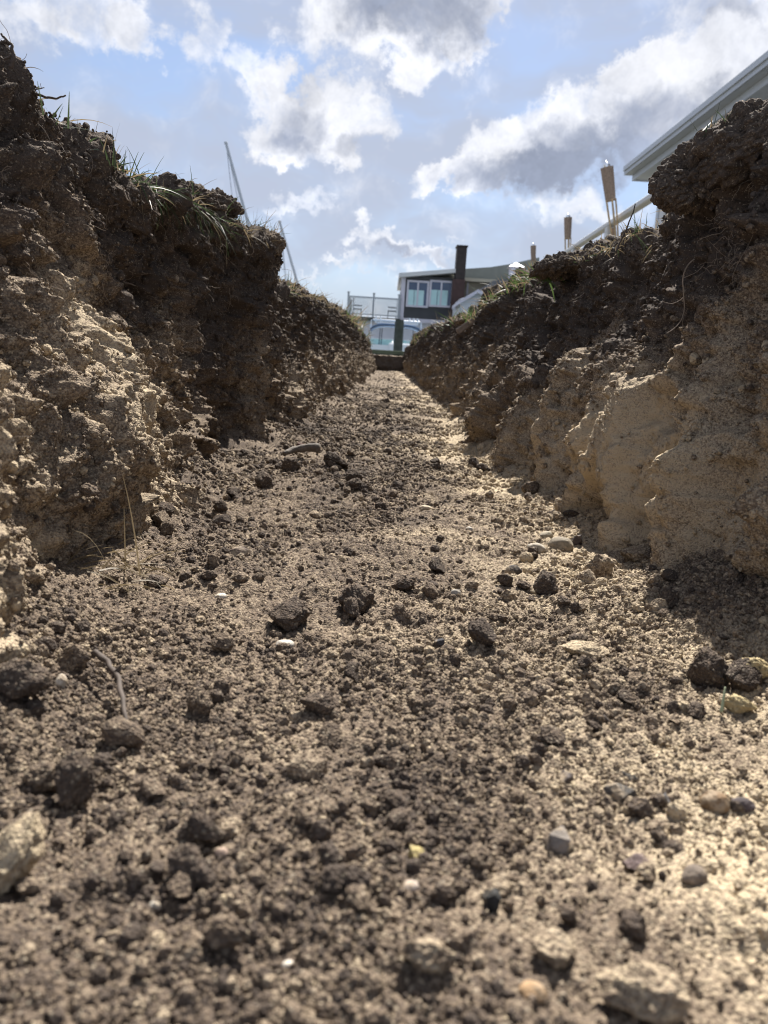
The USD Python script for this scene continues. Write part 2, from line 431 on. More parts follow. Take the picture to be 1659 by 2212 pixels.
def build_floor():
    for (y0, y1, s0, k, x0, x1, nc) in ((.055, .80, .00090, .0019, -.215, .20, 540), (.795, Y_END + .1, .0016, .0034, -.26, .235, 260)):
        y = rows(y0, y1, s0, k); x = np.linspace(x0, x1, nc)
        X, Y = np.meshgrid(x, y)
        P = np.stack([X, Y, h_floor(X, Y)], -1)
        P[..., 2] += fine(P)
        if y0 > .5:
            P[:4, :, 2] -= np.array([.004, .002, .001, 0])[:, None]
        p = grid_mesh('trench_floor', P, SOIL, attrs={'sand': sand_floor(X, Y)})
        tag(p, 'loose brown and sandy soil floor of the trench' if y0 < .5 else 'far stretch of brown soil floor receding along the trench', None, None, 'structure')


build_floor()

# left and right banks
BANK = {}


def build_bank(side):
    foot, top = (lf, lt) if side < 0 else (rf, rt)
    y = rows(.19, Y_END + .15, .0011, .0036)
    yc = np.clip(y, .22, 6.9)
    xf, xt, zt = curve(foot, 0, yc), curve(top, 0, yc), curve(top, 2, yc)
    gs = lambda a: gaussian_filter1d(a, 4)
    xf, xt, zt = gs(xf), gs(xt), gs(zt)
    if side < 0:                                          # the near stretch is slumped, then comes a deep recess under overhanging turf
        near = 1 - sstep(y, .60, .70)
        xm = .45 * xf + .55 * xt - .006 - .012 * np.exp(-((y - .8) / .12) ** 2)
        xm = xm * (1 - near) + (xf - .040) * near
        xlow = xf * .8 + xm * .2
        xlow = xlow * (1 - near) + (xf - .012) * near
        xup = xt * .75 + xm * .25 - .012 * np.exp(-((y - .82) / .16) ** 2)
        xup = xup * (1 - near) + (xm * .55 + np.minimum(xt, xm + .012) * .45) * near
    else:                                                 # a slope of slumped sand below, an upright ragged face above
        xm = .42 * xf + .58 * xt
        xlow = xf * .68 + xm * .32
        xup = xt * .62 + xm * .38
    out = side
    X = np.stack([xf - out * .004, xf, xlow, xm, xup, xt, xt + out * .010, xt + out * .04, xt + out * .16, xt + out * .40, xt + out * .52], 1)
    Z = np.stack([0 * zt - .03, 0 * zt, .25 * zt, .52 * zt, .80 * zt, .95 * zt, zt, zt + .003, zt - .002, zt - .004, zt - .08], 1)
    tk = np.array([0, .05, .24, .45, .64, .75, .80, .84, .92, .98, 1.0])
    nt = 330
    t = np.linspace(0, 1, nt)
    t = np.where(t < .86, t / .86 * .82, .82 + (t - .86) / .14 * .18)
    Xg = np.stack([np.interp(t, tk, X[i]) for i in range(len(y))]); Zg = np.stack([np.interp(t, tk, Z[i]) for i in range(len(y))])
    Xg, Zg = gaussian_filter1d(Xg, 5, axis=1, mode='nearest'), gaussian_filter1d(Zg, 5, axis=1, mode='nearest')
    Yg = np.repeat(y[:, None], nt, 1)
    P = np.stack([Xg, Yg, Zg], -1)
    N = grid_normals(P, side > 0)
    if N[len(y) // 2, nt // 3, 0] * side > 0:
        N = -N
    zr = Zg / zt[:, None]
    sd = 50 + 20 * side
    far = sstep(y, .75, 1.3)[:, None]
    # layers: sandy below, dark turf above
    sand = .62 - .62 * sstep(zr + .16 * fbm(P * 9, 2, sd + 1) + .30 * fbm(np.stack([P[..., 1] * 26, P[..., 2] * 5, P[..., 0] * 8], -1), 3, sd + 21), .30, .85)
    if side < 0:
        sand = sand + .34 * np.exp(-(((Yg - .50) / .085) ** 2 + ((Zg - .085 + .25 * (Yg - .5)) / .055) ** 2)) + .10 * (1 - sstep(Yg, .3, .5))
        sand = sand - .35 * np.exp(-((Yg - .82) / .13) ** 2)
    else:
        sand = sand + .36 * np.exp(-(((Yg - .46) / .13) ** 2 + ((Zg - .05) / .05) ** 2))
        sand = sand + .10 * (1 - sstep(zr + .2 * fbm(P * 7, 2, 77), .25, .6)) * (1 - .9 * sstep(Yg, .8, 1.9))
        sand = sand - .25 * np.exp(-((Yg - .95) / .16) ** 2) - .15 * (1 - sstep(Yg, .28, .36))
    sand = sand + .16 * fbm(P * np.array([30, 30, 12]), 3, sd + 2) + .26 * fbm(np.stack([P[..., 1] * 48, P[..., 2] * 9 + P[..., 1] * 10, P[..., 0] * 12], -1), 3, sd + 22) - .06 * far
    turf = sstep(zr, .9, .99)
    sand = np.clip(sand, .03, 1)
    smooth_ = sstep(sand, .5, .85)                                          # packed sand is smoother than crumbly humus
    d = .016 * fbm(P * 10, 2, sd + 3)
    if side > 0:
        for (y0, ww, am, sl) in ((.395, .020, .016, .30), (.475, .026, .024, .42), (.56, .02, .014, .4), (.66, .03, .02, .4), (.80, .035, .018, .3)):
            u = (Yg - y0 - sl * (Zg - .02)) / ww
            d = d + am * 1.15 * np.where(u < 0, np.exp(-(u / .55) ** 2), np.exp(-(u / 1.5) ** 2)) * (1 - sstep(zr, .34, .66))
    else:
        for (y0, ww, am, sl) in ((.40, .03, .010, -.3), (.50, .03, .014, -.5), (.60, .03, .010, -.15)):
            u = (Yg - y0 - sl * (Zg - .02)) / ww
            d = d + am * np.where(u > 0, np.exp(-(u / .7) ** 2), np.exp(-(u / 1.5) ** 2)) * (1 - sstep(zr, .4, .75))
    Q = np.stack([P[..., 0] * 20, P[..., 1] * (34 - 10 * far), P[..., 2] * 5 + P[..., 1] * 5], -1)
    d = d + (.014 + .034 * far) * (ridge(Q, 2, sd + 4) - .76)                 # steep runnels left by the bucket's teeth
    d = d + .014 * sstep(ridge(np.stack([P[..., 1] * 9 + P[..., 2] * side * 7, P[..., 2] * 3, 0 * Yg], -1), 1, sd + 9), .78, 1.0) * (1 - sstep(zr, .35, .75)) # buttresses of slumped sand
    G = np.stack([P[..., 0] * 30, P[..., 1] * 62 + P[..., 2] * 16, P[..., 2] * 15], -1)
    d = d + (1 - .25 * smooth_) * (.0125 + .004 * (side > 0)) * (ridge(G, 2, sd + 12) - .72)          # gouges
    crumbly = (1 - smooth_) * sstep(zr + .2 * fbm(P * 14, 2, sd + 13), .45, .8)
    d = d + (.0035 + (.011 + .004 * (side > 0)) * crumbly) * (billow(P * 46, 2, sd + 5) - .55)
    d = d + (1 - .5 * smooth_) * .0045 * fbm(P * 120, 2, sd + 6)
    rgn = np.random.default_rng(sd)                                           # broken faces: each little block has its own tilt
    for npt, tilt, stp in ((1300, .42, .0045), (7000, .34, .0016)):
        ci, cj = rgn.integers(0, P.shape[0], npt), rgn.integers(0, int(nt * .84), npt)
        C = P[ci, cj]; S_ = np.array([1, .55, .8])
        tree = cKDTree(C * S_ / np.array([1, 1, 1]))
        q = P + .006 * np.stack([fbm(P * 90, 2, sd + 30 + c) for c in range(3)], -1)
        _, near_ = tree.query(q.reshape(-1, 3) * S_)
        dr_ = rgn.normal(size=(npt, 3)); dr_ /= np.linalg.norm(dr_, axis=1, keepdims=True)
        off = ((P.reshape(-1, 3) - C[near_]) * dr_[near_]).sum(1) * tilt + rgn.normal(size=npt)[near_] * stp
        off = np.clip(off, -.012, .012).reshape(P.shape[:2])
        d = d + (1 - .45 * smooth_) * gaussian_filter(off, .9) * (1 - .75 * sstep(t, .66, .76))[None, :]
    edge = np.exp(-((t[None, :] - .78) / .05) ** 2)
    d = d + edge * (.012 * fbm(P * 22, 2, sd + 7) + .004 + .004 * fbm(P * 80, 1, sd + 8))
    fade = 1 - sstep(t, .90, .99)[None, :]
    d = np.clip(d, -.030, .034) + 0 * d
    P = P + N * (d * fade)[..., None]
    dd = (1 - .35 * smooth_) * fine(P, 1.25, 60) * (1 + .8 * sstep(Yg, 1, 3))
    P = P + N * (dd * fade)[..., None]
    name = 'bank_left' if side < 0 else 'bank_right'
    nn = grid_normals(P, False)
    p = grid_mesh(name, P, SOIL, flip=(nn[len(y) // 2, nt // 3, 0] * side < 0) == False, attrs={'sand': sand})
    tag(p, 'left earth wall of the trench, dark topsoil over paler sand' if side < 0 else 'right earth wall of the trench with sandy ridges at its foot', None, None, 'structure')
    nf = grid_normals(P, False)
    if nf[len(y) // 2, nt // 3, 0] * side > 0:
        nf = -nf
    BANK[side] = (P, nf, sand, t, y, zt, xt)


build_bank(-1); build_bank(1)


def build_end():
    xs = np.linspace(-.32, .32, 90); ts = np.linspace(0, 1, 60)
    zt = at(836, 768, Y_END)[2]
    X, T = np.meshgrid(xs, ts)
    Z = np.where(T < .6, T / .6 * (zt + .02) - .02, zt); Yb = Y_END + .02 * np.minimum(T / .6, 1) + np.maximum(T - .6, 0) / .4 * .8
    P = np.stack([X, Yb, Z], -1)
    P[..., 1] -= .03 * fbm(P * 14, 3, 91) * (T < .75); P[..., 2] += .006 * fbm(P * 40, 2, 92)
    tag(grid_mesh('trench_end', P, SOIL, attrs={'sand': np.clip(.12 + .3 * sstep(T, .56, .6) + .1 * fbm(P * 20, 2, 93), 0, 1)}), 'low dark earth face closing the far end of the trench', None, None, 'structure')
    return zt


Z_END = build_end()


# ------------------------------------------------------------------ lawn, water, far shore
LAWN = simple('lawn', (.045, .045, .034), .9, .4, 30.0)
WATER = simple('water', (.03, .05, .055), .08, spec=.5)
EARTH = simple('far_ground', (.12, .11, .08), .9, .3, .3)


def sheet(name, x0, x1, y0, y1, z, mat, label):
    v = np.array([[x0, y0, z], [x1, y0, z], [x1, y1, z], [x0, y1, z]], float)
    tag(obj(name, (v, np.array([[0, 1, 2], [0, 2, 3]])), mat), label, None, None, 'structure')


ZL = .19
sheet('lawn', -40, -.64, -3, 19.0, ZL, LAWN, 'grassy ground on the left of the trench')
sheet('lawn', .68, 40, -3, 19.0, ZL, LAWN, 'grassy ground on the right of the trench')
sheet('lawn', -.64, .68, Y_END + .75, 19.0, Z_END - .01, LAWN, 'grassy ground between the trench end and the bulkhead')
sheet('water', -300, 300, 19.0, 46.0, -.95, WATER, 'narrow canal behind the bulkhead')
sheet('far_shore', -900, 900, 46.0, 1800.0, .0, EARTH, 'level ground on the far side of the canal')

# ------------------------------------------------------------------ loose crumbs (far too many to count)


def blob(sub, seed, amp=.28, freq=1.7, amp2=.12, freq2=5.0, flat=.8):
    m = trimesh.creation.icosphere(sub, 1.0)
    v = m.vertices.copy()
    k = 1 + amp * fbm(v * freq, 2, seed) + amp2 * (billow(v * freq2, 2, seed + 1) - .5) * 2
    v = v * k[:, None] * np.array([1, .88, flat])
    m.vertices = v
    return m


def instancer(name, protos, pts, idx, scl, quat, label, parent='/World'):
    path = parent + '/' + numbered(name)
    pi = UsdGeom.PointInstancer.Define(stage, path)
    targets = []
    for k, (pn, mesh, mat) in enumerate(protos):
        p = childname(path, pn); usdkit.mesh(stage, p, mesh, mat); targets.append(p)
    pi.CreatePrototypesRel().SetTargets(targets)
    pi.CreatePositionsAttr(Vt.Vec3fArray.FromNumpy(pts.astype(np.float32)))
    pi.CreateProtoIndicesAttr(Vt.IntArray.FromNumpy(idx.astype(np.int32)))
    pi.CreateScalesAttr(Vt.Vec3fArray.FromNumpy(scl.astype(np.float32)))
    pi.CreateOrientationsAttr(Vt.QuathArray([Gf.Quath(float(a), float(b), float(c), float(d)) for a, b, c, d in quat]))
    tag(pi.GetPrim(), label, None, None, 'stuff')


protos = []
for ci in range(4):
    for k in range(3):
        protos.append(('crumb', blob(1 if k else 2, 100 + ci * 3 + k, .35, 1.9, .2, 3.1), CRUMB[ci]))


def rand_quat(n):
    q = RNG.normal(size=(n, 4)); return q / np.linalg.norm(q, axis=1, keepdims=True)


def pick(sand):
    v = sand + RNG.normal(size=len(sand)) * .16
    return np.clip(np.digitize(v, [.24, .46, .72]), 0, 3) * 3 + RNG.integers(0, 3, len(sand))


def scatter_floor():
    n = 210000
    y = np.exp(RNG.uniform(math.log(.10), math.log(6.9), n * 2))
    keep = RNG.random(n * 2) < np.clip(1.1 / (1 + (y / 1.6) ** 2), .15, 1); y = y[keep][:n]; n = len(y)
    x = RNG.uniform(-.20, .19, n)
    keep = RNG.random(n) < np.clip(.55 + 1.5 * fbm(np.stack([x * 15, y * 15, 0 * x], -1), 3, 207), .10, 1); x, y = x[keep], y[keep]; n = len(y)
    cl = fbm(np.stack([x * 22, y * 22, 0 * x], -1), 3, 201)
    r = np.exp(RNG.normal(math.log(.00060), .56, n)) * np.clip(y / .42, .75, 4.5) ** .6 * (1 + .5 * np.clip(cl, -.6, 1))
    r = np.clip(r, .0004, .0055)
    z = h_floor(x, y) + .25 * r
    sc = r[:, None] * RNG.uniform(.75, 1.25, (n, 3))
    instancer('soil_crumbs', protos, np.stack([x, y, z], 1), pick(sand_floor(x, y) - .07), sc, rand_quat(n), 'countless small crumbs of soil strewn over the trench floor')


def scatter_bank(side, n):
    P, N, sand, t, y, zt, xt = BANK[side]
    w = np.gradient(np.arange(len(y)))[:, None] * np.ones(P.shape[:2]); w = w * (t < .9)[None, :] * (1.15 - .8 * sstep(sand, .5, .9))
    w = w / w.sum()
    k = RNG.choice(w.size, n, p=w.ravel()); i, j = np.unravel_index(k, w.shape)
    p, nn, s = P[i, j], N[i, j], sand[i, j]
    p = p + RNG.normal(size=p.shape) * .0008
    r = np.exp(RNG.normal(math.log(.00066), .55, n)) * np.clip(p[:, 1] / .42, .7, 5) ** .5
    r = np.clip(r, .0004, .0036)
    p = p + nn * (.2 * r)[:, None]
    instancer('bank_crumbs', protos, p, pick(s - .04), r[:, None] * RNG.uniform(.75, 1.25, (n, 3)), rand_quat(n),
              'soil crumbs clinging to the left bank' if side < 0 else 'soil crumbs clinging to the right bank')


scatter_floor(); scatter_bank(-1, 60000); scatter_bank(1, 60000)

# ------------------------------------------------------------------ roots
ROOT = simple('root', (.185, .14, .10), .8, .35, 300.0)
ROOT_DARK = simple('root_dark', (.05, .036, .027), .8, .3, 200.0)
STRAW = simple('straw', (.36, .28, .16), .7, .3, 200.0)


def rootlets(side, n):
    P, N, sand, t, y, zt, xt = BANK[side]
    zr = P[..., 2] / zt[:, None]
    w = (sstep(zr, .25, .75) * (t < .82)[None, :] + .04 * (t < .8)[None, :]) * (1 - .85 * sstep(P[..., 1], .9, 2.2)) * np.clip(.3 + 1.6 * fbm(P * 25, 2, 230 + side), 0, 2)
    w = w / w.sum()
    k = RNG.choice(w.size, n, p=w.ravel()); i, j = np.unravel_index(k, w.shape)
    pts, counts, wid = [], [], []
    for a, b in zip(i, j):
        m = int(RNG.integers(5, 10)); L = np.exp(RNG.normal(math.log(.012), .55)); st = L / m
        p = P[a, b].copy() - N[a, b] * .002
        d = N[a, b] * RNG.uniform(.2, .8) + RNG.normal(size=3) * .8 + np.array([0, 0, -.5]); d /= np.linalg.norm(d)
        w0 = RNG.uniform(.00020, .00042) * (1 + .8 * max(0, P[a, b, 1] - .5))
        for q in range(m):
            pts.append(p.copy()); wid.append(w0 * (1 - .6 * q / m))
            d = d + RNG.normal(size=3) * .45 + np.array([0, 0, -.10]) - N[a, b] * (.10 * q * .3); d /= np.linalg.norm(d)
            p = p + d * st
        counts.append(m)
    path = '/World/' + numbered('rootlets')
    c = UsdGeom.BasisCurves.Define(stage, path); c.CreateTypeAttr('linear')
    c.CreateCurveVertexCountsAttr(Vt.IntArray(counts)); c.CreatePointsAttr(Vt.Vec3fArray.FromNumpy(np.array(pts, np.float32)))
    c.CreateWidthsAttr(Vt.FloatArray.FromNumpy(np.array(wid, np.float32))); c.SetWidthsInterpolation('vertex')
    UsdShade.MaterialBindingAPI.Apply(c.GetPrim()).Bind(ROOT)
    tag(c.GetPrim(), 'fine pale rootlets hanging out of the left bank' if side < 0 else 'fine pale rootlets hanging out of the right bank', None, None, 'stuff')


rootlets(-1, 2600); rootlets(1, 2600)


def smooth_path(pts, n=28, jit=0.0, seed=0):
    from scipy.interpolate import CubicSpline
    pts = np.asarray(pts, float); s = np.r_[0, np.cumsum(np.linalg.norm(np.diff(pts, axis=0), axis=1))]
    o = CubicSpline(s, pts)(np.linspace(0, s[-1], n))
    if jit:
        o = o + np.stack([fbm(np.stack([np.arange(n) * .35, 0 * np.arange(n) + k, 0 * np.arange(n) + seed], -1), 2, 5) for k in (1.3, 7.7, 3.1)], 1) * jit
    return o


def root_thing(name, pix, Y, r0, r1, label, mat=ROOT_DARK, branches=(), cat='root'):
    Ys = np.broadcast_to(np.asarray(Y, float), (len(pix),))
    pts = smooth_path([at(px, py, yy) for (px, py), yy in zip(pix, Ys)], 26, r0 * .9, len(pix) + pix[0][0])
    t = thing(name, label, cat)
    obj('stem', tube(pts, np.linspace(r0, r1, 26), 7), mat, t, smooth=True)
    for br, yb in branches:
        q = smooth_path([at(px, py, yb) for px, py in br], 14, r1, br[0][0])
        obj('side_root', tube(q, np.linspace(r1 * 1.1, r1 * .5, 14), 6), mat, t, smooth=True)
    return t


root_thing('bare_root', [(24, 148), (30, 118), (20, 92), (2, 72)], .405, .0012, .0005, 'bent dark root sticking up from the top of the left bank', branches=[([(22, 120), (10, 128), (-4, 118)], .405)])
root_thing('bare_root', [(62, 196), (88, 206), (112, 212), (142, 206)], .43, .0008, .0004, 'thin root reaching sideways from the left bank top', branches=[([(72, 200), (84, 192), (96, 190)], .43), ([(60, 196), (64, 182), (68, 170)], .43)])
root_thing('hanging_root', [(268, 405), (270, 420), (280, 434), (277, 420)], .50, .0005, .0003, 'short pale root curling below the left turf edge', ROOT)
root_thing('bare_root', [(250, 600), (275, 611), (292, 617)], .60, .0007, .0004, 'thin root poking out of the left bank face', ROOT)
root_thing('hanging_root', [(1330, 545), (1350, 500), (1362, 470), (1372, 440)], .60, .0008, .0004, 'thin stalk rising through the grass on the right bank', ROOT_DARK)
root_thing('hanging_root', [(1500, 560), (1475, 600), (1478, 660), (1440, 720)], .475, .0004, .00025, 'long pale root running down the right bank face', ROOT, branches=[([(1478, 640), (1455, 655), (1430, 650)], .475), ([(1476, 600), (1500, 590), (1520, 572)], .475)])

# ------------------------------------------------------------------ clods and stones
CLOD_MATS = {'dark': soil_mat('clod_dark', .17), 'black': soil_mat('clod_black', .06), 'brown': soil_mat('clod_brown', .42), 'tan': soil_mat('clod_tan', .66), 'sand': soil_mat('clod_sand', .88), 'yellow': None}
CLOD_MATS['yellow'] = simple('yellow_sand', (.30, .235, .125), .95, .3, 900.0, bump=.0008, bscale=900)
lib = {}


def clod_class(kind, k):
    key = (kind, k)
    if key not in lib:
        r = np.random.default_rng(300 + k); q = r.normal(size=(26, 3)); q /= np.linalg.norm(q, axis=1, keepdims=True)
        m = trimesh.convex.convex_hull(q * r.uniform(.70, 1.12, (26, 1)) * np.array([1, .9, .85]))
        for _ in range(3):
            m = m.subdivide()
        v = m.vertices
        nn = v / np.linalg.norm(v, axis=1, keepdims=True)
        v = v + nn * (.10 * fbm(v * 2.2, 2, 330 + k) + .19 * (billow(v * 6.0, 2, 340 + k) - .5) + .10 * fbm(v * 15, 2, 350 + k))[:, None]
        m.vertices = v
        path = f'/World/Looks/clod_shape_{len(lib)}'
        c = stage.CreateClassPrim(path)
        usdkit.mesh(stage, path + '/lump', m, CLOD_MATS[kind], True)
        lib[key] = path
    return lib[key]


def place(name, label, cat, path, loc, scale, rot, group=None):
    t = thing(name, label, cat, loc, group=group, rot=rot, scale=scale)
    t.GetReferences().AddInternalReference(path); t.SetInstanceable(True)
    return t


def floor_at(px, py):
    z = 0.0
    for _ in range(6):
        p = on_z(px, py, z)
        z = float(h_floor(np.array([p[0]]), np.array([p[1]]))[0])
    return np.array([p[0], p[1], z])


def clod(px, py, w, h, kind, label, k=0, name='soil_clod', cat='soil clod', sink=.12):
    """A clod about w wide and h tall in the photograph whose foot is at (px, py)."""
    p = floor_at(px, py); s = p[1] / F * np.linalg.norm(ray(px, py))
    rx, rz = w * s / 2, h * s / 2
    loc = p + np.array([0, rx * .5, rz * (1 - 2 * sink) * .95])
    return place(name, label, cat, clod_class(kind, k % 6), loc, (rx * 1.08, (rx + rz) / 2 * 1.05, rz * 1.3), (RNG.uniform(-12, 12), RNG.uniform(-12, 12), RNG.uniform(0, 360) if abs(w - h) < 25 else RNG.uniform(-20, 20)))


CL = [(620, 1362, 108, 80, 'dark', 'largest dark soil clod in the middle of the trench floor, above a white pebble'),
      (757, 1335, 62, 46, 'dark', 'rounded dark clod just right of the largest clod'),
      (1182, 1288, 66, 58, 'dark', 'round dark clod with a hollow front before the right sandy ridge'),
      (945, 1238, 54, 38, 'black', 'blackish clod with a notched top on the middle of the floor'),
      (1040, 1398, 84, 60, 'black', 'charred black clod right of the white pebble and the largest clod'),
      (480, 1412, 56, 44, 'brown', 'brown clod with a pale top left of the white pebble'),
      (430, 1545, 52, 70, 'brown', 'upright brown clod right of the curved twig'),
      (476, 1508, 46, 40, 'dark', 'small dark clod touching the upright brown clod'),
      (145, 1745, 110, 116, 'dark', 'big lumpy clod near the lower left, left of the floor centre'),
      (148, 1450, 66, 58, 'brown', 'grey brown clod beside the upright white pebble at the left'),
      (20, 1510, 130, 80, 'dark', 'dark clod heap cut by the left edge of the floor'),
      (1145, 1072, 46, 36, 'brown', 'rounded brown clod close to the foot of the right bank'),
      (1382, 1215, 86, 46, 'tan', 'flat tan clod lying on pale sand under the right bank'),
      (625, 1022, 52, 36, 'dark', 'dark clod in front of the grey stick among far clods'),
      (568, 1052, 58, 40, 'dark', 'dark clod left of the clods around the grey stick'),
      (725, 1010, 62, 34, 'black', 'black clod right of the grey stick'),
      (345, 1142, 50, 40, 'brown', 'pair clod nearer the viewer at the left bank foot'),
      (350, 1120, 56, 40, 'dark', 'pair clod farther back at the left bank foot'),
      (335, 1270, 54, 34, 'dark', 'dark flat clod on the floor right of the grass wisps'),
      (460, 1228, 30, 34, 'brown', 'small upright clod left of the flat reddish stone'),
      (448, 1255, 42, 26, 'dark', 'small low clod below the upright clod left of the reddish stone'),
      (760, 1472, 56, 44, 'black', 'small black clod in the centre below the largest clod'),
      (690, 1545, 90, 50, 'dark', 'broad low dark clod below the centre of the floor'),
      (1560, 1330, 90, 96, 'dark', 'dark soil heap at the foot of the right bank'),
      (1640, 1345, 90, 70, 'black', 'black clod next to the dark heap at the right edge'),
      (1450, 1290, 60, 40, 'dark', 'dark clod left of the heap at the right bank foot'),
      (1640, 1450, 90, 60, 'yellow', 'yellow sand lump at the right edge of the floor'),
      (1605, 1545, 66, 40, 'yellow', 'yellow sandy lump with a dark rim below the right edge lump'),
      (1270, 1425, 110, 34, 'sand', 'flat pale sand patch lump in the sunlit right of the floor'),
      (920, 2110, 130, 70, 'tan', 'broad blurred lump close to the lens right of centre'),
      (1200, 2090, 120, 66, 'tan', 'blurred sandy lump close to the lens, left of the tan cobble'),
      (1420, 2220, 200, 90, 'tan', 'largest blurred sand lump in the bottom right corner'),
      (480, 2060, 120, 80, 'brown', 'blurred brown clod near the bottom left'),
      (440, 1830, 90, 80, 'dark', 'dark crumbly clod between the big left clod and the yellow pebble'),
      (1385, 1770, 62, 44, 'dark', 'dark clod under the slate coloured stone at the right'),
      (1228, 2000, 50, 40, 'dark', 'small dark clod above the tan pebble near the bottom'),
      (15, 1920, 120, 170, 'sand', 'pale sand lump cut by the left edge near the bottom'),
      (835, 872, 16, 12, 'black', 'small black clod far down the middle of the trench floor'),
      (885, 885, 16, 12, 'dark', 'tiny dark clod far down the trench right of its middle'),
      (797, 978, 22, 14, 'dark', 'small dark clod beyond the grey stick'),
      (858, 1045, 26, 20, 'dark', 'dark clod beyond the small white pebble on the floor'),
      (1090, 1270, 40, 30, 'dark', 'dark clod left of the round hollow clod')]
for k, (px, py, w, h, kind, label) in enumerate(CL):
    clod(px, py, w, h, kind, label, k)

PEB = {}


def stone_mat(name, col):
    """Stone of its own colour, mottled, with dry sand clinging to it in patches."""
    c = np.array(col)
    n = {'g': ('geometry', {}), 'p': ('principled_bsdf', {'roughness': .82, 'specular_ior_level': .25}),
         'n': ('noise_texture', {'scale': 320.0, 'detail': 5.0, 'roughness': .65}), 'r': ('rgb_ramp', {'ramp': [(.3, tuple(c * .6)), (.5, tuple(c)), (.72, tuple(c * 1.35))]}),
         'd': ('noise_texture', {'scale': 190.0, 'detail': 6.0, 'roughness': .7}), 'dm': ('map_range', {'range_type': 'smoothstep', 'from_min': .50, 'from_max': .62, 'to_min': 0.0, 'to_max': .85, 'clamp': True}),
         'mx': ('mix_color', {'b': (.24, .185, .125)}), 'bn': ('noise_texture', {'scale': 1200.0, 'detail': 3.0}), 'b': ('bump', {'strength': 1.0, 'distance': .0005})}
    l = [('g.position', f'{k}.vector') for k in ('n', 'd', 'bn')] + [('n.fac', 'r.fac'), ('d.fac', 'dm.value'), ('dm.result', 'mx.fac'), ('r.color', 'mx.a'), ('mx.result', 'p.base_color'), ('bn.fac', 'b.height'), ('b.normal', 'p.normal')]
    return usdkit.material(stage, '/World/Looks/' + name, n, l, surface='p.BSDF')



def pebble(px, py, w, h, col, label, angular=False, rough=.55, name='pebble', cat='pebble', sink=.36):
    p = floor_at(px, py); s = p[1] / F * np.linalg.norm(ray(px, py))
    seed = 500 + len(PEB); PEB[label] = 1
    if angular:
        r = np.random.default_rng(seed); q = r.normal(size=(13, 3)); q /= np.linalg.norm(q, axis=1, keepdims=True)
        m = trimesh.convex.convex_hull(q * r.uniform(.85, 1.05, (13, 1)))
        m = m.subdivide().subdivide().subdivide(); m.vertices += .05 * np.stack([fbm(m.vertices * 2.2, 3, seed + c) for c in range(3)], 1) - (.05 * m.vertices.T * billow(m.vertices * 5, 2, seed + 4)).T
    else:
        m = blob(3, seed, .22, 1.1, .03, 3.0, .8)
    m.apply_scale([w * s / 2, (w + h) / 2 * s / 2, h * s / 2 * 1.2])
    a = np.random.default_rng(seed).uniform(-.4, .4); m.apply_transform(trimesh.transformations.rotation_matrix(a, [0, 0, 1]))
    m.apply_translation(p + np.array([0, w * s * .2, h * s * (.5 - sink)]))
    col = tuple(np.array(col) * (1 if col in (WHITE, CREAM) else .5))
    mat = stone_mat(f'pebble_{seed}', col)
    return tag(obj(name, m, mat, smooth=28 if angular else True), label, cat)


WHITE, CREAM = (.40, .36, .30), (.32, .26, .18)
for a in [(614, 1398, 44, 24, WHITE, 'white oval pebble in front of the largest dark clod'),
          (475, 1292, 28, 14, WHITE, 'small white pebble left of the largest clod'),
          (130, 1485, 26, 42, WHITE, 'white pebble standing upright at the left'),
          (918, 1102, 30, 17, CREAM, 'pale oval pebble on the middle floor beyond the clods'),
          (1014, 1145, 18, 10, WHITE, 'tiny white pebble right of the pale oval pebble'),
          (885, 1925, 44, 26, (.66, .55, .47), 'pinkish white pebble below the yellow pebble'),
          (333, 1962, 26, 20, WHITE, 'white chip near the bottom left of the floor'),
          (478, 1848, 30, 22, (.5, .36, .27), 'small pink pebble right of the big left clod'),
          (622, 2090, 26, 18, WHITE, 'blurred white chip near the bottom centre left'),
          (1160, 1188, 40, 26, (.55, .48, .38), 'pale rough pebble at the left of the small stone group'),
          (1212, 1188, 58, 42, (.34, .28, .2), 'tan rounded stone in the middle of the small stone group'),
          (1180, 1160, 34, 26, (.42, .36, .26), 'sandy stone at the back of the small stone group'),
          (1110, 1240, 34, 30, (.10, .08, .065), 'small dark stone left of the hollow clod'),
          (985, 1285, 24, 18, (.5, .45, .38), 'grey white pebble left of the hollow clod'),
          (1160, 1282, 26, 14, (.6, .52, .36), 'cream pebble peeping out beside the hollow clod'),
          (1548, 1752, 62, 54, (.27, .17, .09), 'rounded orange brown stone near the right edge'),
          (1608, 1750, 46, 30, (.13, .10, .10), 'dark purple pebble right of the orange brown stone'),
          (1505, 1905, 60, 40, (.28, .22, .17), 'brown pebble between the mauve stone and the right edge'),
          (1152, 2160, 60, 40, (.50, .32, .17), 'orange tan pebble close to the lens'),
          (515, 1880, 26, 20, (.45, .38, .3), 'small beige pebble below the pink pebble')]:
    pebble(*a)
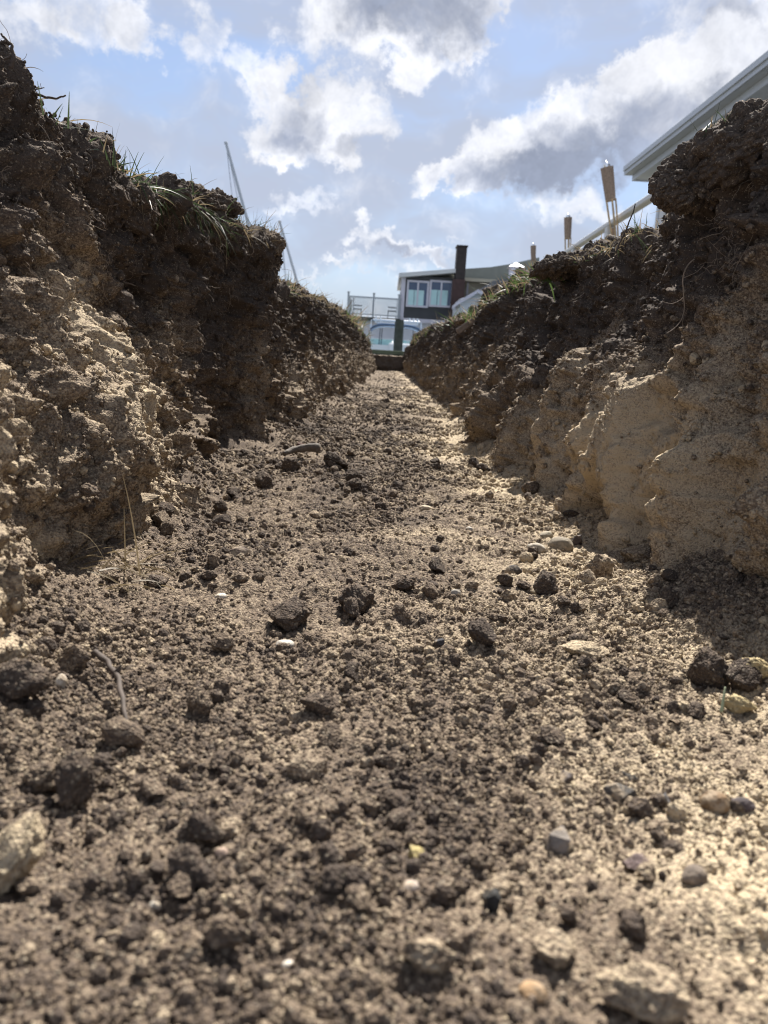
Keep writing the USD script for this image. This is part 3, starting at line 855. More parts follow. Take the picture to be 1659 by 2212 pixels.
for a in [(1247, 1178, 32, 38, (.11, .085, .08), 'dark purple angular stone at the right of the small stone group'),
          (1206, 1832, 66, 66, (.30, .255, .215), 'grey angular stone in the sand right of centre'),
          (1345, 1732, 76, 48, (.10, .092, .085), 'slate coloured angular stone upper right of the grey stone'),
          (1362, 1685, 56, 22, (.13, .118, .105), 'flat slate chip above the slate coloured stone'),
          (1215, 1690, 56, 36, (.12, .095, .085), 'dark reddish angular stone above the grey stone'),
          (1382, 1882, 74, 42, (.26, .19, .175), 'mauve wedge shaped stone in the sand'),
          (898, 1858, 50, 46, (.55, .44, .19), 'yellow pebble with a dark foot right of centre'),
          (1064, 1962, 52, 56, (.035, .033, .03), 'black glossy chip standing near the bottom centre'),
          (515, 1208, 56, 34, (.13, .085, .065), 'flat reddish stone on the floor at the left'),
          (648, 972, 30, 26, (.16, .075, .05), 'reddish brown chip standing behind the grey stick'),
          (1440, 1740, 44, 34, (.16, .15, .15), 'small slate pebble left of the orange brown stone'),
          (950, 1398, 34, 30, (.06, .055, .06), 'small black shard left of the charred clod'),
          (1300, 1560, 40, 26, (.1, .08, .07), 'small dark stone in the sunlit sand')]:
    pebble(*a, angular=True, name='stone', cat='stone')

# twig, stick, shard of wood
tw = [floor_at(205, 1462), floor_at(238, 1500), floor_at(262, 1545), floor_at(274, 1598)]
tw = [p + np.array([0, 0, dz]) for p, dz in zip(tw, (.009, .010, .008, .001))]
t = thing('twig', 'curved brown twig lying on the soil at the left', 'twig')
pp = smooth_path(tw, 40, .0007, 3)
obj('stem', tube(pp, np.linspace(.0010, .0006, 40) * (.8 + .5 * vn(np.stack([np.arange(40) * .8] * 3, -1), 4)), 9), ROOT_DARK, t, smooth=True)
obj('bud', tube([pp[14], pp[14] + [.0012, 0, .0016], pp[14] + [.0016, .0004, .0028]], [.0009, .0007, .0003], 7), ROOT_DARK, t, smooth=True)
a, b = floor_at(615, 1000), floor_at(690, 985)
t = thing('stick', 'grey weathered stick lying across far dark clods', 'stick')
obj('bark', tube(smooth_path([a + [0, 0, .008], (a + b) / 2 + [0, .01, .013], b + [0, 0, .013]], 14, .002, 5), np.linspace(.0024, .0050, 14) * (1 + .3 * (vn(np.stack([np.arange(14) * .9] * 3, -1), 9) - .5)), 10), simple('grey_wood', (.085, .068, .053), .85, .35, 160.0, bump=.0008, bscale=300), t, smooth=True)
q = at(1018, 692, 1.75)
m = box(-.026, .026, -.004, .004, -.007, .007, .002); m.apply_transform(trimesh.transformations.rotation_matrix(-.65, [0, 1, 0])); m.apply_translation(q + np.array([-.01, -.015, -.012]))
tag(obj('wood_shard', m, simple('shard_wood', (.15, .11, .08), .8, .3, 120.0)), 'flat brown wood shard lodged at the right bank edge', 'wood shard')
a = floor_at(1556, 1550)
tag(obj('green_sprout', tube(smooth_path([a + [0, 0, .002], a + [.001, .002, .006], a + [.002, .004, .009]], 10), np.linspace(.0006, .0003, 10), 5), simple('pale_green', (.25, .28, .17), .6), smooth=True), 'single pale green blade poking out of the yellow sand', 'sprout')

# medium clods: many alike, each its own thing
n = 0
rg = np.random.default_rng(77)
while n < 150:
    px, py = rg.uniform(20, 1640), 805 + 1150 * rg.random() ** 1.6
    p = floor_at(px, py)
    y = p[1]
    if p[0] < curve(lf, 0, np.clip(y, .22, 6.9)) + .012 or p[0] > curve(rf, 0, np.clip(y, .22, 6.9)) - .012:
        continue
    s = y / F
    w = np.exp(rg.normal(math.log(.0036), .40)) * np.clip(y / .42, .8, 3.2) ** .8
    w *= .75 if y < .3 else 1
    kind = ['black', 'dark', 'dark', 'brown', 'tan'][int(rg.integers(0, 4 if p[0] < .05 else 5))]
    col = {'black': 'blackish', 'dark': 'dark brown', 'brown': 'brown', 'tan': 'tan'}[kind]
    side_ = 'the left bank foot' if p[0] < -.06 else 'the right bank foot' if p[0] > .055 else 'the floor middle'
    dist = 'close to the lens by' if y < .26 else 'in the near trench by' if y < .5 else 'beyond the grey stick by' if y > .9 else 'halfway along by'
    lab = f'{col} small soil lump {dist} {side_}'
    place('soil_lump', lab, 'soil lump', clod_class(kind, int(rg.integers(0, 4))),
          p + np.array([0, 0, w * .42]), (w * rg.uniform(.8, 1.3), w * rg.uniform(.8, 1.2), w * rg.uniform(.65, 1.0)), (rg.uniform(-20, 20), rg.uniform(-20, 20), rg.uniform(0, 360)),
          f'{col} lumps {dist} {side_}')
    n += 1

# turf lumps hanging over the edges


def turf_lump(px, py, Y, ax, rot, kind, label, seed, sub=6):
    m = trimesh.creation.icosphere(sub, 1.0); v = m.vertices * np.array(ax)
    nn = m.vertices
    d = .30 * fbm(m.vertices * 1.3, 2, seed) * min(ax)
    v = v + nn * (d + .010 * (billow(v * 60, 2, seed + 1) - .5) + .0065 * (billow(v * 150, 2, seed + 2) - .5) + .0026 * (billow(v * 360, 1, seed + 3) - .5) * 1.4)[:, None]
    m.vertices = v
    m.apply_transform(trimesh.transformations.euler_matrix(*np.radians(rot))); m.apply_translation(at(px, py, Y))
    return tag(obj('turf_lump', m, CLOD_MATS[kind], smooth=True), label, 'turf lump')


turf_lump(1520, 372, .50, (.030, .034, .017), (8, -30, 10), 'dark', 'large dark turf lump overhanging the right bank near the eaves', 700)
turf_lump(1640, 310, .47, (.036, .036, .020), (0, -25, 0), 'dark', 'dark turf lump at the right edge behind the overhanging one', 707, 5)
turf_lump(1457, 412, .50, (.011, .012, .009), (0, 10, 0), 'dark', 'knob of soil at the tip of the right overhang', 714, 5)
turf_lump(478, 448, .86, (.020, .022, .014), (0, 10, 0), 'dark', 'square dark clod standing on the left bank edge above the hanging grass', 721, 5)
turf_lump(415, 425, .74, (.024, .03, .010), (0, 14, 0), 'dark', 'low dark clod on the left bank edge beside the square clod', 728, 5)
turf_lump(566, 524, 1.0, (.026, .03, .013), (0, 8, 0), 'brown', 'turf ledge jutting out at the corner of the left bank', 735, 5)
turf_lump(556, 590, 1.02, (.022, .035, .034), (0, 4, 0), 'dark', 'dark bulge of soil below the jutting turf ledge', 742, 5)
turf_lump(1205, 578, .86, (.030, .03, .010), (0, -8, 0), 'dark', 'dark turf hump on the right bank under the second torch', 749, 5)
turf_lump(1010, 690, 1.9, (.03, .05, .012), (0, -20, 0), 'brown', 'far turf hump on the right bank below the white cottage', 756, 4)

# ------------------------------------------------------------------ grass


def leaf_mat(name, col, tr=.35):
    n = {'p': ('principled_bsdf', {'base_color': col, 'roughness': .55, 'specular_ior_level': .22}), 't': ('translucent_bsdf', {'color': tuple(np.array(col) * 1.3)}), 'm': ('mix_closure', {'fac': tr})}
    return usdkit.material(stage, '/World/Looks/' + name, n, [('p.BSDF', 'm.closure1'), ('t.BSDF', 'm.closure2')], surface='m.closure')


GREEN, DRY, BRIGHT = leaf_mat('grass_green', (.035, .050, .022)), leaf_mat('grass_dry', (.15, .115, .068)), leaf_mat('grass_bright', (.055, .085, .026))


def blades(spec):
    """spec: rows of base (3), direction (3), length, width, droop -> one mesh of curved blades."""
    V, Fc = [], []
    for base, d, L, w, droop in spec:
        d = np.array(d, float); d /= np.linalg.norm(d)
        side = np.cross(d, RNG.normal(size=3)); side /= np.linalg.norm(side)
        p = np.array(base, float); k0 = len(V); m = 6
        for q in range(m):
            ww = w * (1 - (q / (m - 1)) ** 1.6) * .5 + .00008
            V += [p - side * ww, p + side * ww]
            d = d + np.array([0, 0, -droop / m]); d /= np.linalg.norm(d); p = p + d * L / (m - 1)
        for q in range(m - 1):
            a = k0 + 2 * q
            Fc += [[a, a + 1, a + 3], [a, a + 3, a + 2]]
    return np.array(V), np.array(Fc)


def tuft(pix, Y, n, L, w, up, spread, droop, label, mat=GREEN, dry=0.35, side=-1, name='grass_tuft', cat='grass tuft'):
    """A tuft rooted along the pixel line pix at the distances Y."""
    pix = np.array(pix, float); Y = np.broadcast_to(np.asarray(Y, float), (len(pix),)).copy()
    S = [[], []]
    for i in range(n):
        u = RNG.random() * (len(pix) - 1) if len(pix) > 1 else 0; k = min(int(u), max(len(pix) - 2, 0)); f = u - k
        pxy = pix[k] * (1 - f) + pix[min(k + 1, len(pix) - 1)] * f; yy = Y[k] * (1 - f) + Y[min(k + 1, len(pix) - 1)] * f
        yy = yy * (1 + RNG.normal() * .012)
        b = at(pxy[0] + RNG.normal() * 5, pxy[1] + abs(RNG.normal()) * 5 + 3, yy)
        d = np.array(up, float) + RNG.normal(size=3) * spread
        S[int(RNG.random() < dry)].append((b, d, L * np.exp(RNG.normal() * .35), w * RNG.uniform(.6, 1.2), droop * RNG.uniform(.5, 1.5)))
    t = thing(name, label, cat)
    if S[0]:
        obj('green_blades', blades(S[0]), mat, t)
    if S[1]:
        obj('dry_blades', blades(S[1]), DRY, t)
    return t


tuft([(100, 245), (190, 302), (250, 350)], [.375, .43, .475], 14, .009, .0007, (.15, 0, 1), .5, .5, 'sparse upright grass along the near edge of the left bank', dry=.2)
tuft([(235, 345), (265, 365), (300, 385)], [.47, .49, .52], 34, .0115, .0007, (.35, 0, 1), .6, .6, 'spiky grass tuft on the left bank edge left of the hanging grass')
tuft([(290, 385), (340, 415), (400, 430), (440, 455), (485, 485)], [.55, .62, .68, .74, .80], 380, .021, .0009, (.45, -.4, -.4), .75, 1.0, 'dense grass hanging over the left bank edge', dry=.25)
tuft([(330, 420), (400, 440), (450, 470)], [.66, .74, .82], 140, .015, .0009, (.5, -.2, .5), .6, 1.0, 'short grass above the hanging grass on the left bank', dry=.35)
tuft([(500, 488), (550, 500), (595, 512)], [.95, 1.0, 1.02], 110, .020, .0010, (.25, 0, 1), .6, .5, 'thin grass on the jutting turf ledge of the left bank', dry=.5)
tuft([(600, 622), (640, 632), (690, 652), (740, 672)], [1.3, 1.45, 2.0, 2.8], 260, .03, .0018, (.3, 0, .7), .6, .8, 'short dry grass along the far edge of the left bank', dry=.75)
tuft([(748, 675), (775, 700), (800, 740)], [2.9, 3.8, 5.6], 160, .045, .0032, (.3, 0, .9), .5, .7, 'distant green fringe near the far end of the left bank', mat=BRIGHT, dry=.6)
tuft([(1500, 285), (1525, 275), (1560, 262), (1620, 240)], [.47, .47, .46, .45], 16, .009, .0008, (-.1, 0, 1), .55, .4, 'a few dark blades on the large right turf lump', dry=.15)
tuft([(1350, 508), (1368, 500), (1395, 486)], [.62, .61, .60], 30, .014, .0006, (-.1, 0, 1), .7, .4, 'wispy dry grass tuft beside the nearest torch', dry=.6)
tuft([(1235, 558), (1300, 538), (1340, 520)], [.80, .72, .64], 80, .007, .0007, (-.3, -.2, .5), .7, .8, 'dry grass along the right bank edge between the first two torches', dry=.8)
tuft([(1165, 600), (1190, 590), (1215, 585)], [.88, .87, .86], 70, .016, .0022, (-.4, -.3, .6), .6, .8, 'bright green weeds on the right bank under the second torch', mat=BRIGHT, dry=.05)
tuft([(1040, 665), (1065, 640), (1120, 610), (1160, 585)], [1.5, 1.4, 1.2, 1.0], 220, .022, .0014, (-.3, 0, .7), .6, .8, 'dry grass along the right bank edge below the cottage roof', mat=BRIGHT, dry=.6)
tuft([(890, 740), (920, 715), (985, 695), (1025, 680)], [4.9, 3.6, 2.1, 1.65], 240, .032, .0024, (-.25, 0, .9), .5, .7, 'mixed green and dry fringe at the far end of the right bank', mat=BRIGHT, dry=.6)
g0 = [floor_at(180, 1205), floor_at(215, 1195), floor_at(250, 1225), floor_at(300, 1240)]
S = []
for i in range(55):
    p = g0[int(RNG.integers(0, 4))] + RNG.normal(size=3) * [.010, .012, .001]
    S.append((p + [0, 0, .001], np.array([.6, RNG.normal() * .5, .35]) + RNG.normal(size=3) * .4, .02 * np.exp(RNG.normal() * .3), .0006, 1.0))
tag(obj('grass_wisps', blades(S), DRY), 'dry grass wisps lying at the foot of the left bank', 'grass wisps')



def thatch(side, n):
    P, N, sand, t, y, zt, xt = BANK[side]
    w = np.exp(-((t - .80) / .035) ** 2)[None, :] * np.clip(.25 + 1.8 * fbm(P * 11, 2, 260 + side), 0, 2) * (1 - .4 * sstep(P[..., 1], 1.5, 4))
    k = RNG.choice(w.size, n, p=(w / w.sum()).ravel()); i, j = np.unravel_index(k, w.shape)
    S = []
    for a, b_ in zip(i, j):
        p = P[a, b_]; k_ = np.clip((p[1] / .45) ** .5, .8, 2.6)
        S.append((p - N[a, b_] * .001, RNG.normal(size=3) * .8 + np.array([-side * .25, 0, .15]), .0075 * k_ * np.exp(RNG.normal() * .45), .00055 * k_, 1.0))
    tag(obj('thatch', blades(S), DRY), 'matted dead grass along the rim of the left bank' if side < 0 else 'matted dead grass along the rim of the right bank', None, None, 'stuff')


thatch(-1, 2200); thatch(1, 2200)

# ------------------------------------------------------------------ bamboo torches
BAMBOO = simple('bamboo', (.46, .34, .19), .5, .25, 30.0)
WEAVE = simple('bamboo_weave', (.30, .22, .16), .7, .3, 90.0, bump=.002, bscale=160)
METAL = simple('bright_metal', (.85, .85, .86), .18, metallic=1.0)


def torch(top, low, Y, label, head_h, head_w):
    a, b = at(*top, Y), at(*low, Y)
    ax = (a - b) / np.linalg.norm(a - b)
    t = thing('bamboo_torch', label, 'torch')
    e1 = np.cross(ax, [0, 1, 0]); e1 /= np.linalg.norm(e1); e2 = np.cross(ax, e1)

    def along(m):                                    # from local z-up to the torch's leaning axis, z = 0 at its rim
        T = np.eye(4); T[:3, 0], T[:3, 1], T[:3, 2], T[:3, 3] = e1, e2, ax, a
        m.apply_transform(T); return m
    r = head_w / 2; H = head_h
    zz = np.linspace(0, -H, 27); th = np.linspace(0, 2 * np.pi, 33)[:-1]
    prof = r * (1 - .20 * (zz / -H) ** 1.2)
    V = []
    for i, z in enumerate(zz):
        bump_ = 1 + .045 * np.where((np.arange(32) // 2 + i) % 2 == 0, 1, -1)
        V.append(np.stack([prof[i] * bump_ * np.cos(th), prof[i] * bump_ * np.sin(th), np.full(32, z)], 1))
    V = np.concatenate(V); Fq = []
    for i in range(26):
        for s in range(32):
            p, q = i * 32 + s, i * 32 + (s + 1) % 32
            Fq.append([p, p + 32, q + 32, q][::-1])
    V = np.vstack([V, [0, 0, -H], [0, 0, -.02 * H]])
    Ft = [[f[0], f[1], f[2]] for f in Fq] + [[f[0], f[2], f[3]] for f in Fq] + [[26 * 32 + s, 26 * 32 + (s + 1) % 32, 27 * 32] for s in range(32)] + [[s, 27 * 32 + 1, (s + 1) % 32] for s in range(32)]
    obj('woven_head', along(trimesh.Trimesh(V, Ft, process=False)), WEAVE, t, smooth=50)
    can = cat_([trimesh.creation.cylinder(r * .55, .02, transform=trimesh.transformations.translation_matrix([0, 0, .008])), trimesh.creation.cone(r * .42, .03, transform=trimesh.transformations.translation_matrix([0, 0, .018]))])
    obj('fuel_can', along(can), METAL, t, smooth=30)
    Lp = H * 2.2
    for k in range(5):
        an = k * 2 * np.pi / 5 + .3
        c, s = math.cos(an), math.sin(an)
        pts = [[r * .80 * c, r * .80 * s, -H * .95], [r * .66 * c, r * .66 * s, -H - Lp * .3], [r * .34 * c, r * .34 * s, -H - Lp * .75], [r * .22 * c, r * .22 * s, -H - Lp]]
        obj('splayed_strip', along(tube(smooth_path(pts, 12), .0055, 6)), BAMBOO, t, smooth=True)
    obj('spacer', along(trimesh.creation.cylinder(r * .34, .045, transform=trimesh.transformations.translation_matrix([0, 0, -H - Lp * .42]))), WEAVE, t, smooth=30)
    drop = (a[2] - ZL) / ax[2] + .1
    zz = np.linspace(-H - Lp * .96, -drop, 40)
    rr = r * .30 * (1 + .10 * (np.abs((zz * 4) % 1 - .5) < .06))
    obj('pole', along(tube(np.stack([0 * zz, 0 * zz, zz], 1), rr, 10)), BAMBOO, t, smooth=40)
    return t


torch((1311, 362), (1326, 495), 5.5, 'nearest bamboo torch leaning beside the handrail', .215, .082)
torch((1227, 470), (1226, 535), 8.2, 'middle bamboo torch of the row on the right bank', .205, .078)
torch((1152, 531), (1152, 560), 11.5, 'farthest bamboo torch showing only its head above the turf', .215, .078)

# ------------------------------------------------------------------ house on the right with its handrail
SIDING = simple('pale_siding', (.42, .44, .46), .6, .06, 3.0)
TRIM = simple('white_trim', (.50, .52, .545), .5)
GUTTER = simple('gutter_white', (.44, .455, .47), .5)
ROOFG = simple('asphalt_shingle', (.13, .135, .13), .9, .25, 12.0)
GLASSD = simple('dark_glass', (.03, .04, .05), .06, spec=.8)
BLACKP = simple('black_plastic', (.03, .03, .032), .4)
ZE = 2.75
E0, E1 = on_z(1363, 388, ZE), on_z(1659, 172, ZE)
dA = (E1 - E0); dA[2] = 0; dA /= np.linalg.norm(dA); dB = np.array([-dA[1], dA[0], 0.0])
if dB[0] < 0:
    dB = -dB
TH = np.eye(4); TH[:3, 0], TH[:3, 1], TH[:3, 2], TH[:3, 3] = dA, dB, [0, 0, 1], [E0[0], E0[1], 0]
if np.linalg.det(TH[:3, :3]) < 0:
    pass


def hx(m):
    m.apply_transform(TH)
    if m.volume < 0:
        m.invert()
    return m


hs = thing('house', 'pale grey house with a white guttered eave behind the right bank', 'house')
LH = 11.0
so = .33
obj('wall', hx(box(so, LH, so, 6.0, ZL - .1, ZE)), SIDING, hs)
for k in range(16):                                   # lapped siding boards on the wall towards the trench
    z0 = ZL + .06 + k * .155
    obj('siding_board', hx(prism([(0, 0), (.016, 0), (.006, .15), (0, .15)], 0, 1) if False else box(so + .08, LH, so - .014, so + .002, z0, z0 + .148)), SIDING, hs)
obj('corner_board', hx(box(so - .02, so + .078, so - .026, so + .10, ZL, ZE - .002)), TRIM, hs)
obj('soffit', hx(box(.03, LH, .03, so + .02, ZE, ZE + .03)), TRIM, hs)
obj('soffit', hx(box(.03, so + .02, so + .02, 6.3, ZE, ZE + .03)), TRIM, hs)
obj('fascia', hx(box(.0, LH, .012, .032, ZE - .02, ZE + .16)), TRIM, hs)
obj('fascia', hx(box(-.001, .03, .033, 6.3, ZE - .02, ZE + .16)), TRIM, hs)
gut = cat_([box(-.02, LH, -.085, .010, ZE + .055, ZE + .075), box(-.02, LH, -.100, -.082, ZE + .055, ZE + .115), box(-.02, LH, -.118, -.098, ZE + .105, ZE + .165), box(-.02, -.005, -.1, .01, ZE + .06, ZE + .16)])
obj('gutter', hx(gut), GUTTER, hs)
rv = np.array([[-.05, -.10, ZE + .165], [LH, -.10, ZE + .165], [LH, 3.1, ZE + .85], [-.05, 3.1, ZE + .85], [-.05, 6.4, ZE + .165], [LH, 6.4, ZE + .165]])
rv2 = np.vstack([rv, rv - [0, 0, .03]])
rfm = trimesh.convex.convex_hull(rv2); obj('roof', hx(rfm), ROOFG, hs)
fl = obj('flood_light', hx(cat_([trimesh.creation.cylinder(.055, .03, transform=trimesh.transformations.translation_matrix([so + .18, so - .03, ZE - .10]) @ trimesh.transformations.rotation_matrix(np.pi / 2, [1, 0, 0]))])), BLACKP, hs, smooth=30)
for sgn in (-1, 1):
    m = trimesh.creation.cone(.06, .14); m.apply_transform(trimesh.transformations.euler_matrix(-.6, sgn * .5, 0)); m.apply_translation([so + .18 + sgn * .085, so - .10, ZE - .17])
    obj('lamp_head', hx(m), BLACKP if sgn < 0 else TRIM, fl, smooth=30)
wd = obj('window_frame', hx(cat_([box(so + .75, so + .82, so - .05, so - .013, 1.05, 2.0), box(so + 1.75, so + 1.82, so - .05, so - .013, 1.05, 2.0), box(so + .82, so + 1.75, so - .05, so - .013, 1.93, 2.0), box(so + .82, so + 1.75, so - .05, so - .013, 1.05, 1.12), box(so + .82, so + 1.75, so - .045, so - .013, 1.5, 1.55)])), TRIM, hs)
obj('pane', hx(box(so + .82, so + 1.75, so - .03, so - .016, 1.12, 1.93)), GLASSD, wd)

ZR = 1.17
r0, r1 = on_z(1236, 534, ZR), on_z(1436, 402, ZR)
dr = (r1 - r0); dr[2] = 0; Lr = np.linalg.norm(dr); dr /= Lr
rl = thing('handrail', 'white handrail with square posts beside the pale grey house', 'handrail')


def along_rail(m, s):
    T = np.eye(4); T[:3, 0] = dr; T[:3, 1] = [-dr[1], dr[0], 0]; T[:3, 3] = r0 + dr * s; T[2, 3] = 0
    m.apply_transform(T); return m


CREAMP = simple('rail_paint', (.52, .51, .48), .5)
obj('top_rail', along_rail(box(-.2, Lr + 1.6, -.028, .028, ZR - .036, ZR, .006), 0), CREAMP, rl)
for s in (.15, Lr * .53, Lr + .1, Lr + 1.2):
    obj('post', along_rail(box(-.04, .04, -.032, .032, ZL - .05, ZR - .038, .006), s), CREAMP, rl)
obj('lower_rail', along_rail(box(-.2, Lr + 1.6, -.02, .02, ZL + .1, ZL + .16), 0), CREAMP, rl)

# ------------------------------------------------------------------ far side of the canal
YH = 50.0


def rect(px0, py0, px1, py1, Y=YH):
    mx, my = (px0 + px1) / 2, (py0 + py1) / 2
    return at(px0, my, Y)[0], at(px1, my, Y)[0], at(mx, py1, Y)[2], at(mx, py0, Y)[2]


def rbox(r, y0, y1, ch=0.0):
    return box(r[0], r[1], y0, y1, r[2], r[3], ch)


def poly(pixels, Y):
    return [(at(px, py, Y)[0], at(px, py, Y)[2]) for px, py in pixels]


DARKS = simple('dark_siding', (.045, .047, .05), .7, .15, 2.0)
GREYB = simple('blue_grey_siding', (.52, .54, .58), .7, .06, 2.0)
BEIGE = simple('beige_wall', (.42, .39, .30), .8, .08, 2.0)
OLIVE = simple('olive_roof', (.20, .21, .18), .9, .12, 2.0)
BRICKR = simple('red_brick', (.050, .029, .026), .85, .3, 6.0)
BRICKD = simple('dark_brick', (.03, .024, .022), .9, .3, 6.0)
FRAMEW = simple('window_white', (.50, .49, .54), .5)
TEAL = simple('teal_blind', (.42, .62, .62), .8, .1, 1.5)
NAVY = simple('navy_glass', (.035, .06, .11), .15, spec=.7)
RAILG = simple('railing_grey', (.30, .33, .35), .6)

fh = thing('waterside_house', 'dark sided two storey house with wide windows across the canal', 'house')
up = rect(867, 598, 985, 690)
obj('upper_wall', rbox(up, YH, YH + 9), DARKS, fh)
lo = rect(750, 684, 1000, 770)
obj('lower_wall', box(lo[0], up[1] + 6, YH + .15, YH + 9, -.2, up[2] - .25), GREYB, fh)
obj('floor_band', box(up[0] - .1, up[1], YH - .05, YH + 9, up[2] - .25, up[2] - .002), FRAMEW, fh)
c = rect(865, 596, 874, 690)
obj('corner_board', box(c[0], c[1], YH - .06, YH + .3, up[2], up[3]), FRAMEW, fh)
rp = poly([(862, 600), (862, 591), (985, 581.5), (985, 590)], YH - .2)
obj('roof', prism(rp, YH - .5, YH + 9.2), simple('roof_edge', (.46, .47, .46), .6), fh)
rp = poly([(985, 604), (985, 582), (1060, 577), (1105, 570), (1165, 556), (1165, 606)], YH + 1.4)
obj('rear_roof', prism(rp, YH + 1.4, YH + 9.0), OLIVE, fh)
c = rect(976, 602, 1090, 609, YH + 1.0); obj('eave_board', rbox(c, YH + .9, YH + 1.35), BEIGE, fh)
c = rect(1002, 609, 1110, 700, YH + 1.6); obj('side_wall', rbox(c, YH + 1.6, YH + 8.5), BEIGE, fh)
c = rect(1006, 609, 1010, 690, YH + 1.5); obj('downpipe', rbox(c, YH + 1.5, YH + 1.58), FRAMEW, fh)
c = rect(974, 604, 1001, 695, YH - .3); ch = obj('chimney', rbox(c, YH - .62, YH + .55, .02), BRICKR, fh)
c2 = rect(985, 534, 1006, 604, YH - .3); obj('chimney_stack', box(c2[0], c2[1], YH - .55, YH + .5, c[3] + .002, c2[3], .02), BRICKD, ch)
obj('chimney_cap', box(c2[0] - .05, c2[1] + .05, YH - .6, YH + .55, c2[3] + .001, c2[3] + .09, .01), BRICKD, ch)
for (x0, x1) in ((878, 927), (927, 979)):
    o = rect(x0, 606, x1 - 1, 664)
    t_ = .12
    fr = cat_([box(o[0], o[0] + t_, YH - .08, YH - .003, o[2], o[3]), box(o[1] - t_, o[1], YH - .08, YH - .003, o[2], o[3]), box(o[0] + t_, o[1] - t_, YH - .08, YH - .003, o[3] - t_, o[3]), box(o[0] + t_, o[1] - t_, YH - .08, YH - .003, o[2], o[2] + t_)])
    w = obj('window', fr, FRAMEW, fh)
    mid = (o[0] + o[1]) / 2
    obj('mullion', box(mid - .05, mid + .05, YH - .075, YH - .01, o[2] + t_, o[3] - t_), FRAMEW, w)
    for q, (a, b) in enumerate(((o[0] + t_, mid - .05), (mid + .05, o[1] - t_))):
        hgt = o[2] + (o[3] - o[2]) * .64
        obj('pane', box(a, b, YH - .04, YH - .015, hgt, o[3] - t_), NAVY, w)
        e = b if q == 0 else b - (b - a) * .34
        obj('blind', box(a, e, YH - .045, YH - .015, o[2] + t_, hgt - .004), TEAL, w)
        if q:
            obj('pane', box(e + .004, b, YH - .04, YH - .015, o[2] + t_, hgt - .004), NAVY, w)
        else:
            obj('blind_rod', box(a + (b - a) * .66, a + (b - a) * .72, YH - .055, YH - .047, o[2] + t_, hgt - .01), NAVY, w)

# balcony
dk = rect(752, 640, 866, 684)
bl = thing('balcony', 'grey railed balcony to the left of the dark sided house', 'balcony')
y0, y1 = YH - .2, YH + 4.0
obj('deck', box(dk[0] - .1, dk[1], y0, y1, dk[2] - .28, dk[2] - .05), DARKS, bl)
zt_, zb_ = dk[3] - .10, dk[2]
for f_ in (0.0, .48, .955):
    x = dk[0] + (dk[1] - dk[0]) * f_
    p = obj('post', box(x - .06, x + .06, y0, y0 + .12, zb_ - .049, zt_ + .22, .01), RAILG, bl)
    obj('post_cap', box(x - .09, x + .09, y0 - .03, y0 + .15, zt_ + .222, zt_ + .29, .015), RAILG, p)
obj('top_rail', box(dk[0] + .07, dk[1], y0 + .03, y0 + .09, zt_ - .05, zt_ + .04), RAILG, bl)
obj('bottom_rail', box(dk[0] + .07, dk[1], y0 + .035, y0 + .085, zb_ + .06, zb_ + .13), RAILG, bl)
nb = 30
for k in range(nb):
    x = dk[0] + .12 + (dk[1] - dk[0] - .18) * k / (nb - 1)
    obj('baluster', box(x - .024, x + .024, y0 + .045, y0 + .08, zb_ + .13, zt_ - .05), RAILG, bl)
obj('side_rail', box(dk[0], dk[0] + .06, y0 + .13, y1, zt_ - .05, zt_ + .04), RAILG, bl)
for k in range(12):
    obj('baluster', box(dk[0] + .01, dk[0] + .045, y0 + .3 + k * .3, y0 + .335 + k * .3, zb_ - .05, zt_ - .052), RAILG, bl)
for f_, lab in ((.17, 'dark chair at the left end of the balcony behind the railing'), (.84, 'dark chair at the right end of the balcony near the house')):
    x = dk[0] + (dk[1] - dk[0]) * f_
    t = thing('balcony_chair', lab, 'chair', (x, YH + .8, zb_ - .049))
    obj('seat', box(-.30, .30, -.3, .3, .46, .52, .01), BLACKP, t)
    obj('backrest', box(-.30 if f_ < .5 else .24, -.24 if f_ < .5 else .30, -.28, .28, .521, 1.18, .01), BLACKP, t)
    for sx_ in (-1, 1):
        for sy_ in (-1, 1):
            obj('leg', box(sx_ * .26 - .025, sx_ * .26 + .025, sy_ * .26 - .025, sy_ * .26 + .025, 0, .459), BLACKP, t)
        obj('armrest', box(-.239 if f_ < .5 else -.28, .28 if f_ < .5 else .239, sx_ * .28 - .03, sx_ * .28 + .03, .70, .74), BLACKP, t)

# white cottage in front of it
YC = 44.0
wc = thing('white_cottage', 'small white gabled cottage with grey shingled roof and cupola', 'cottage')
c = rect(992, 652, 1180, 720, YC); obj('wall', box(c[0], c[1], YC, YC + 5, -.1, c[3]), TRIM, wc)
gp = poly([(992, 652), (1030, 633), (1068, 648)], YC - .02)
obj('gable', prism([(gp[0][0], c[3]), gp[1], (gp[2][0] + .3, c[3])], YC, YC + 3), TRIM, wc)
for (a, b) in (((986, 657), (1031, 630)), ((1031, 630), (1078, 650))):
    p, q = at(*a, YC), at(*b, YC)
    obj('bargeboard', prism([(p[0], p[2] - .10), (q[0], q[2] - .10), (q[0], q[2] + .10), (p[0], p[2] + .10)], YC - .30, YC + 3), FRAMEW, wc)
hr = poly([(1010, 641), (1066, 606), (1180, 590), (1200, 660), (1078, 652), (1031, 632)], YC + 3)
rf_ = obj('roof', prism(hr, YC + 3.01, YC + 7), simple('grey_shingle', (.085, .09, .095), .9, .35, 5.0), wc)
c = rect(1098, 580, 1122, 602, YC + 4.0); cp = obj('cupola', box(c[0], c[1], YC + 3.2, YC + 3.9, c[2] - .3, c[3]), FRAMEW, wc)
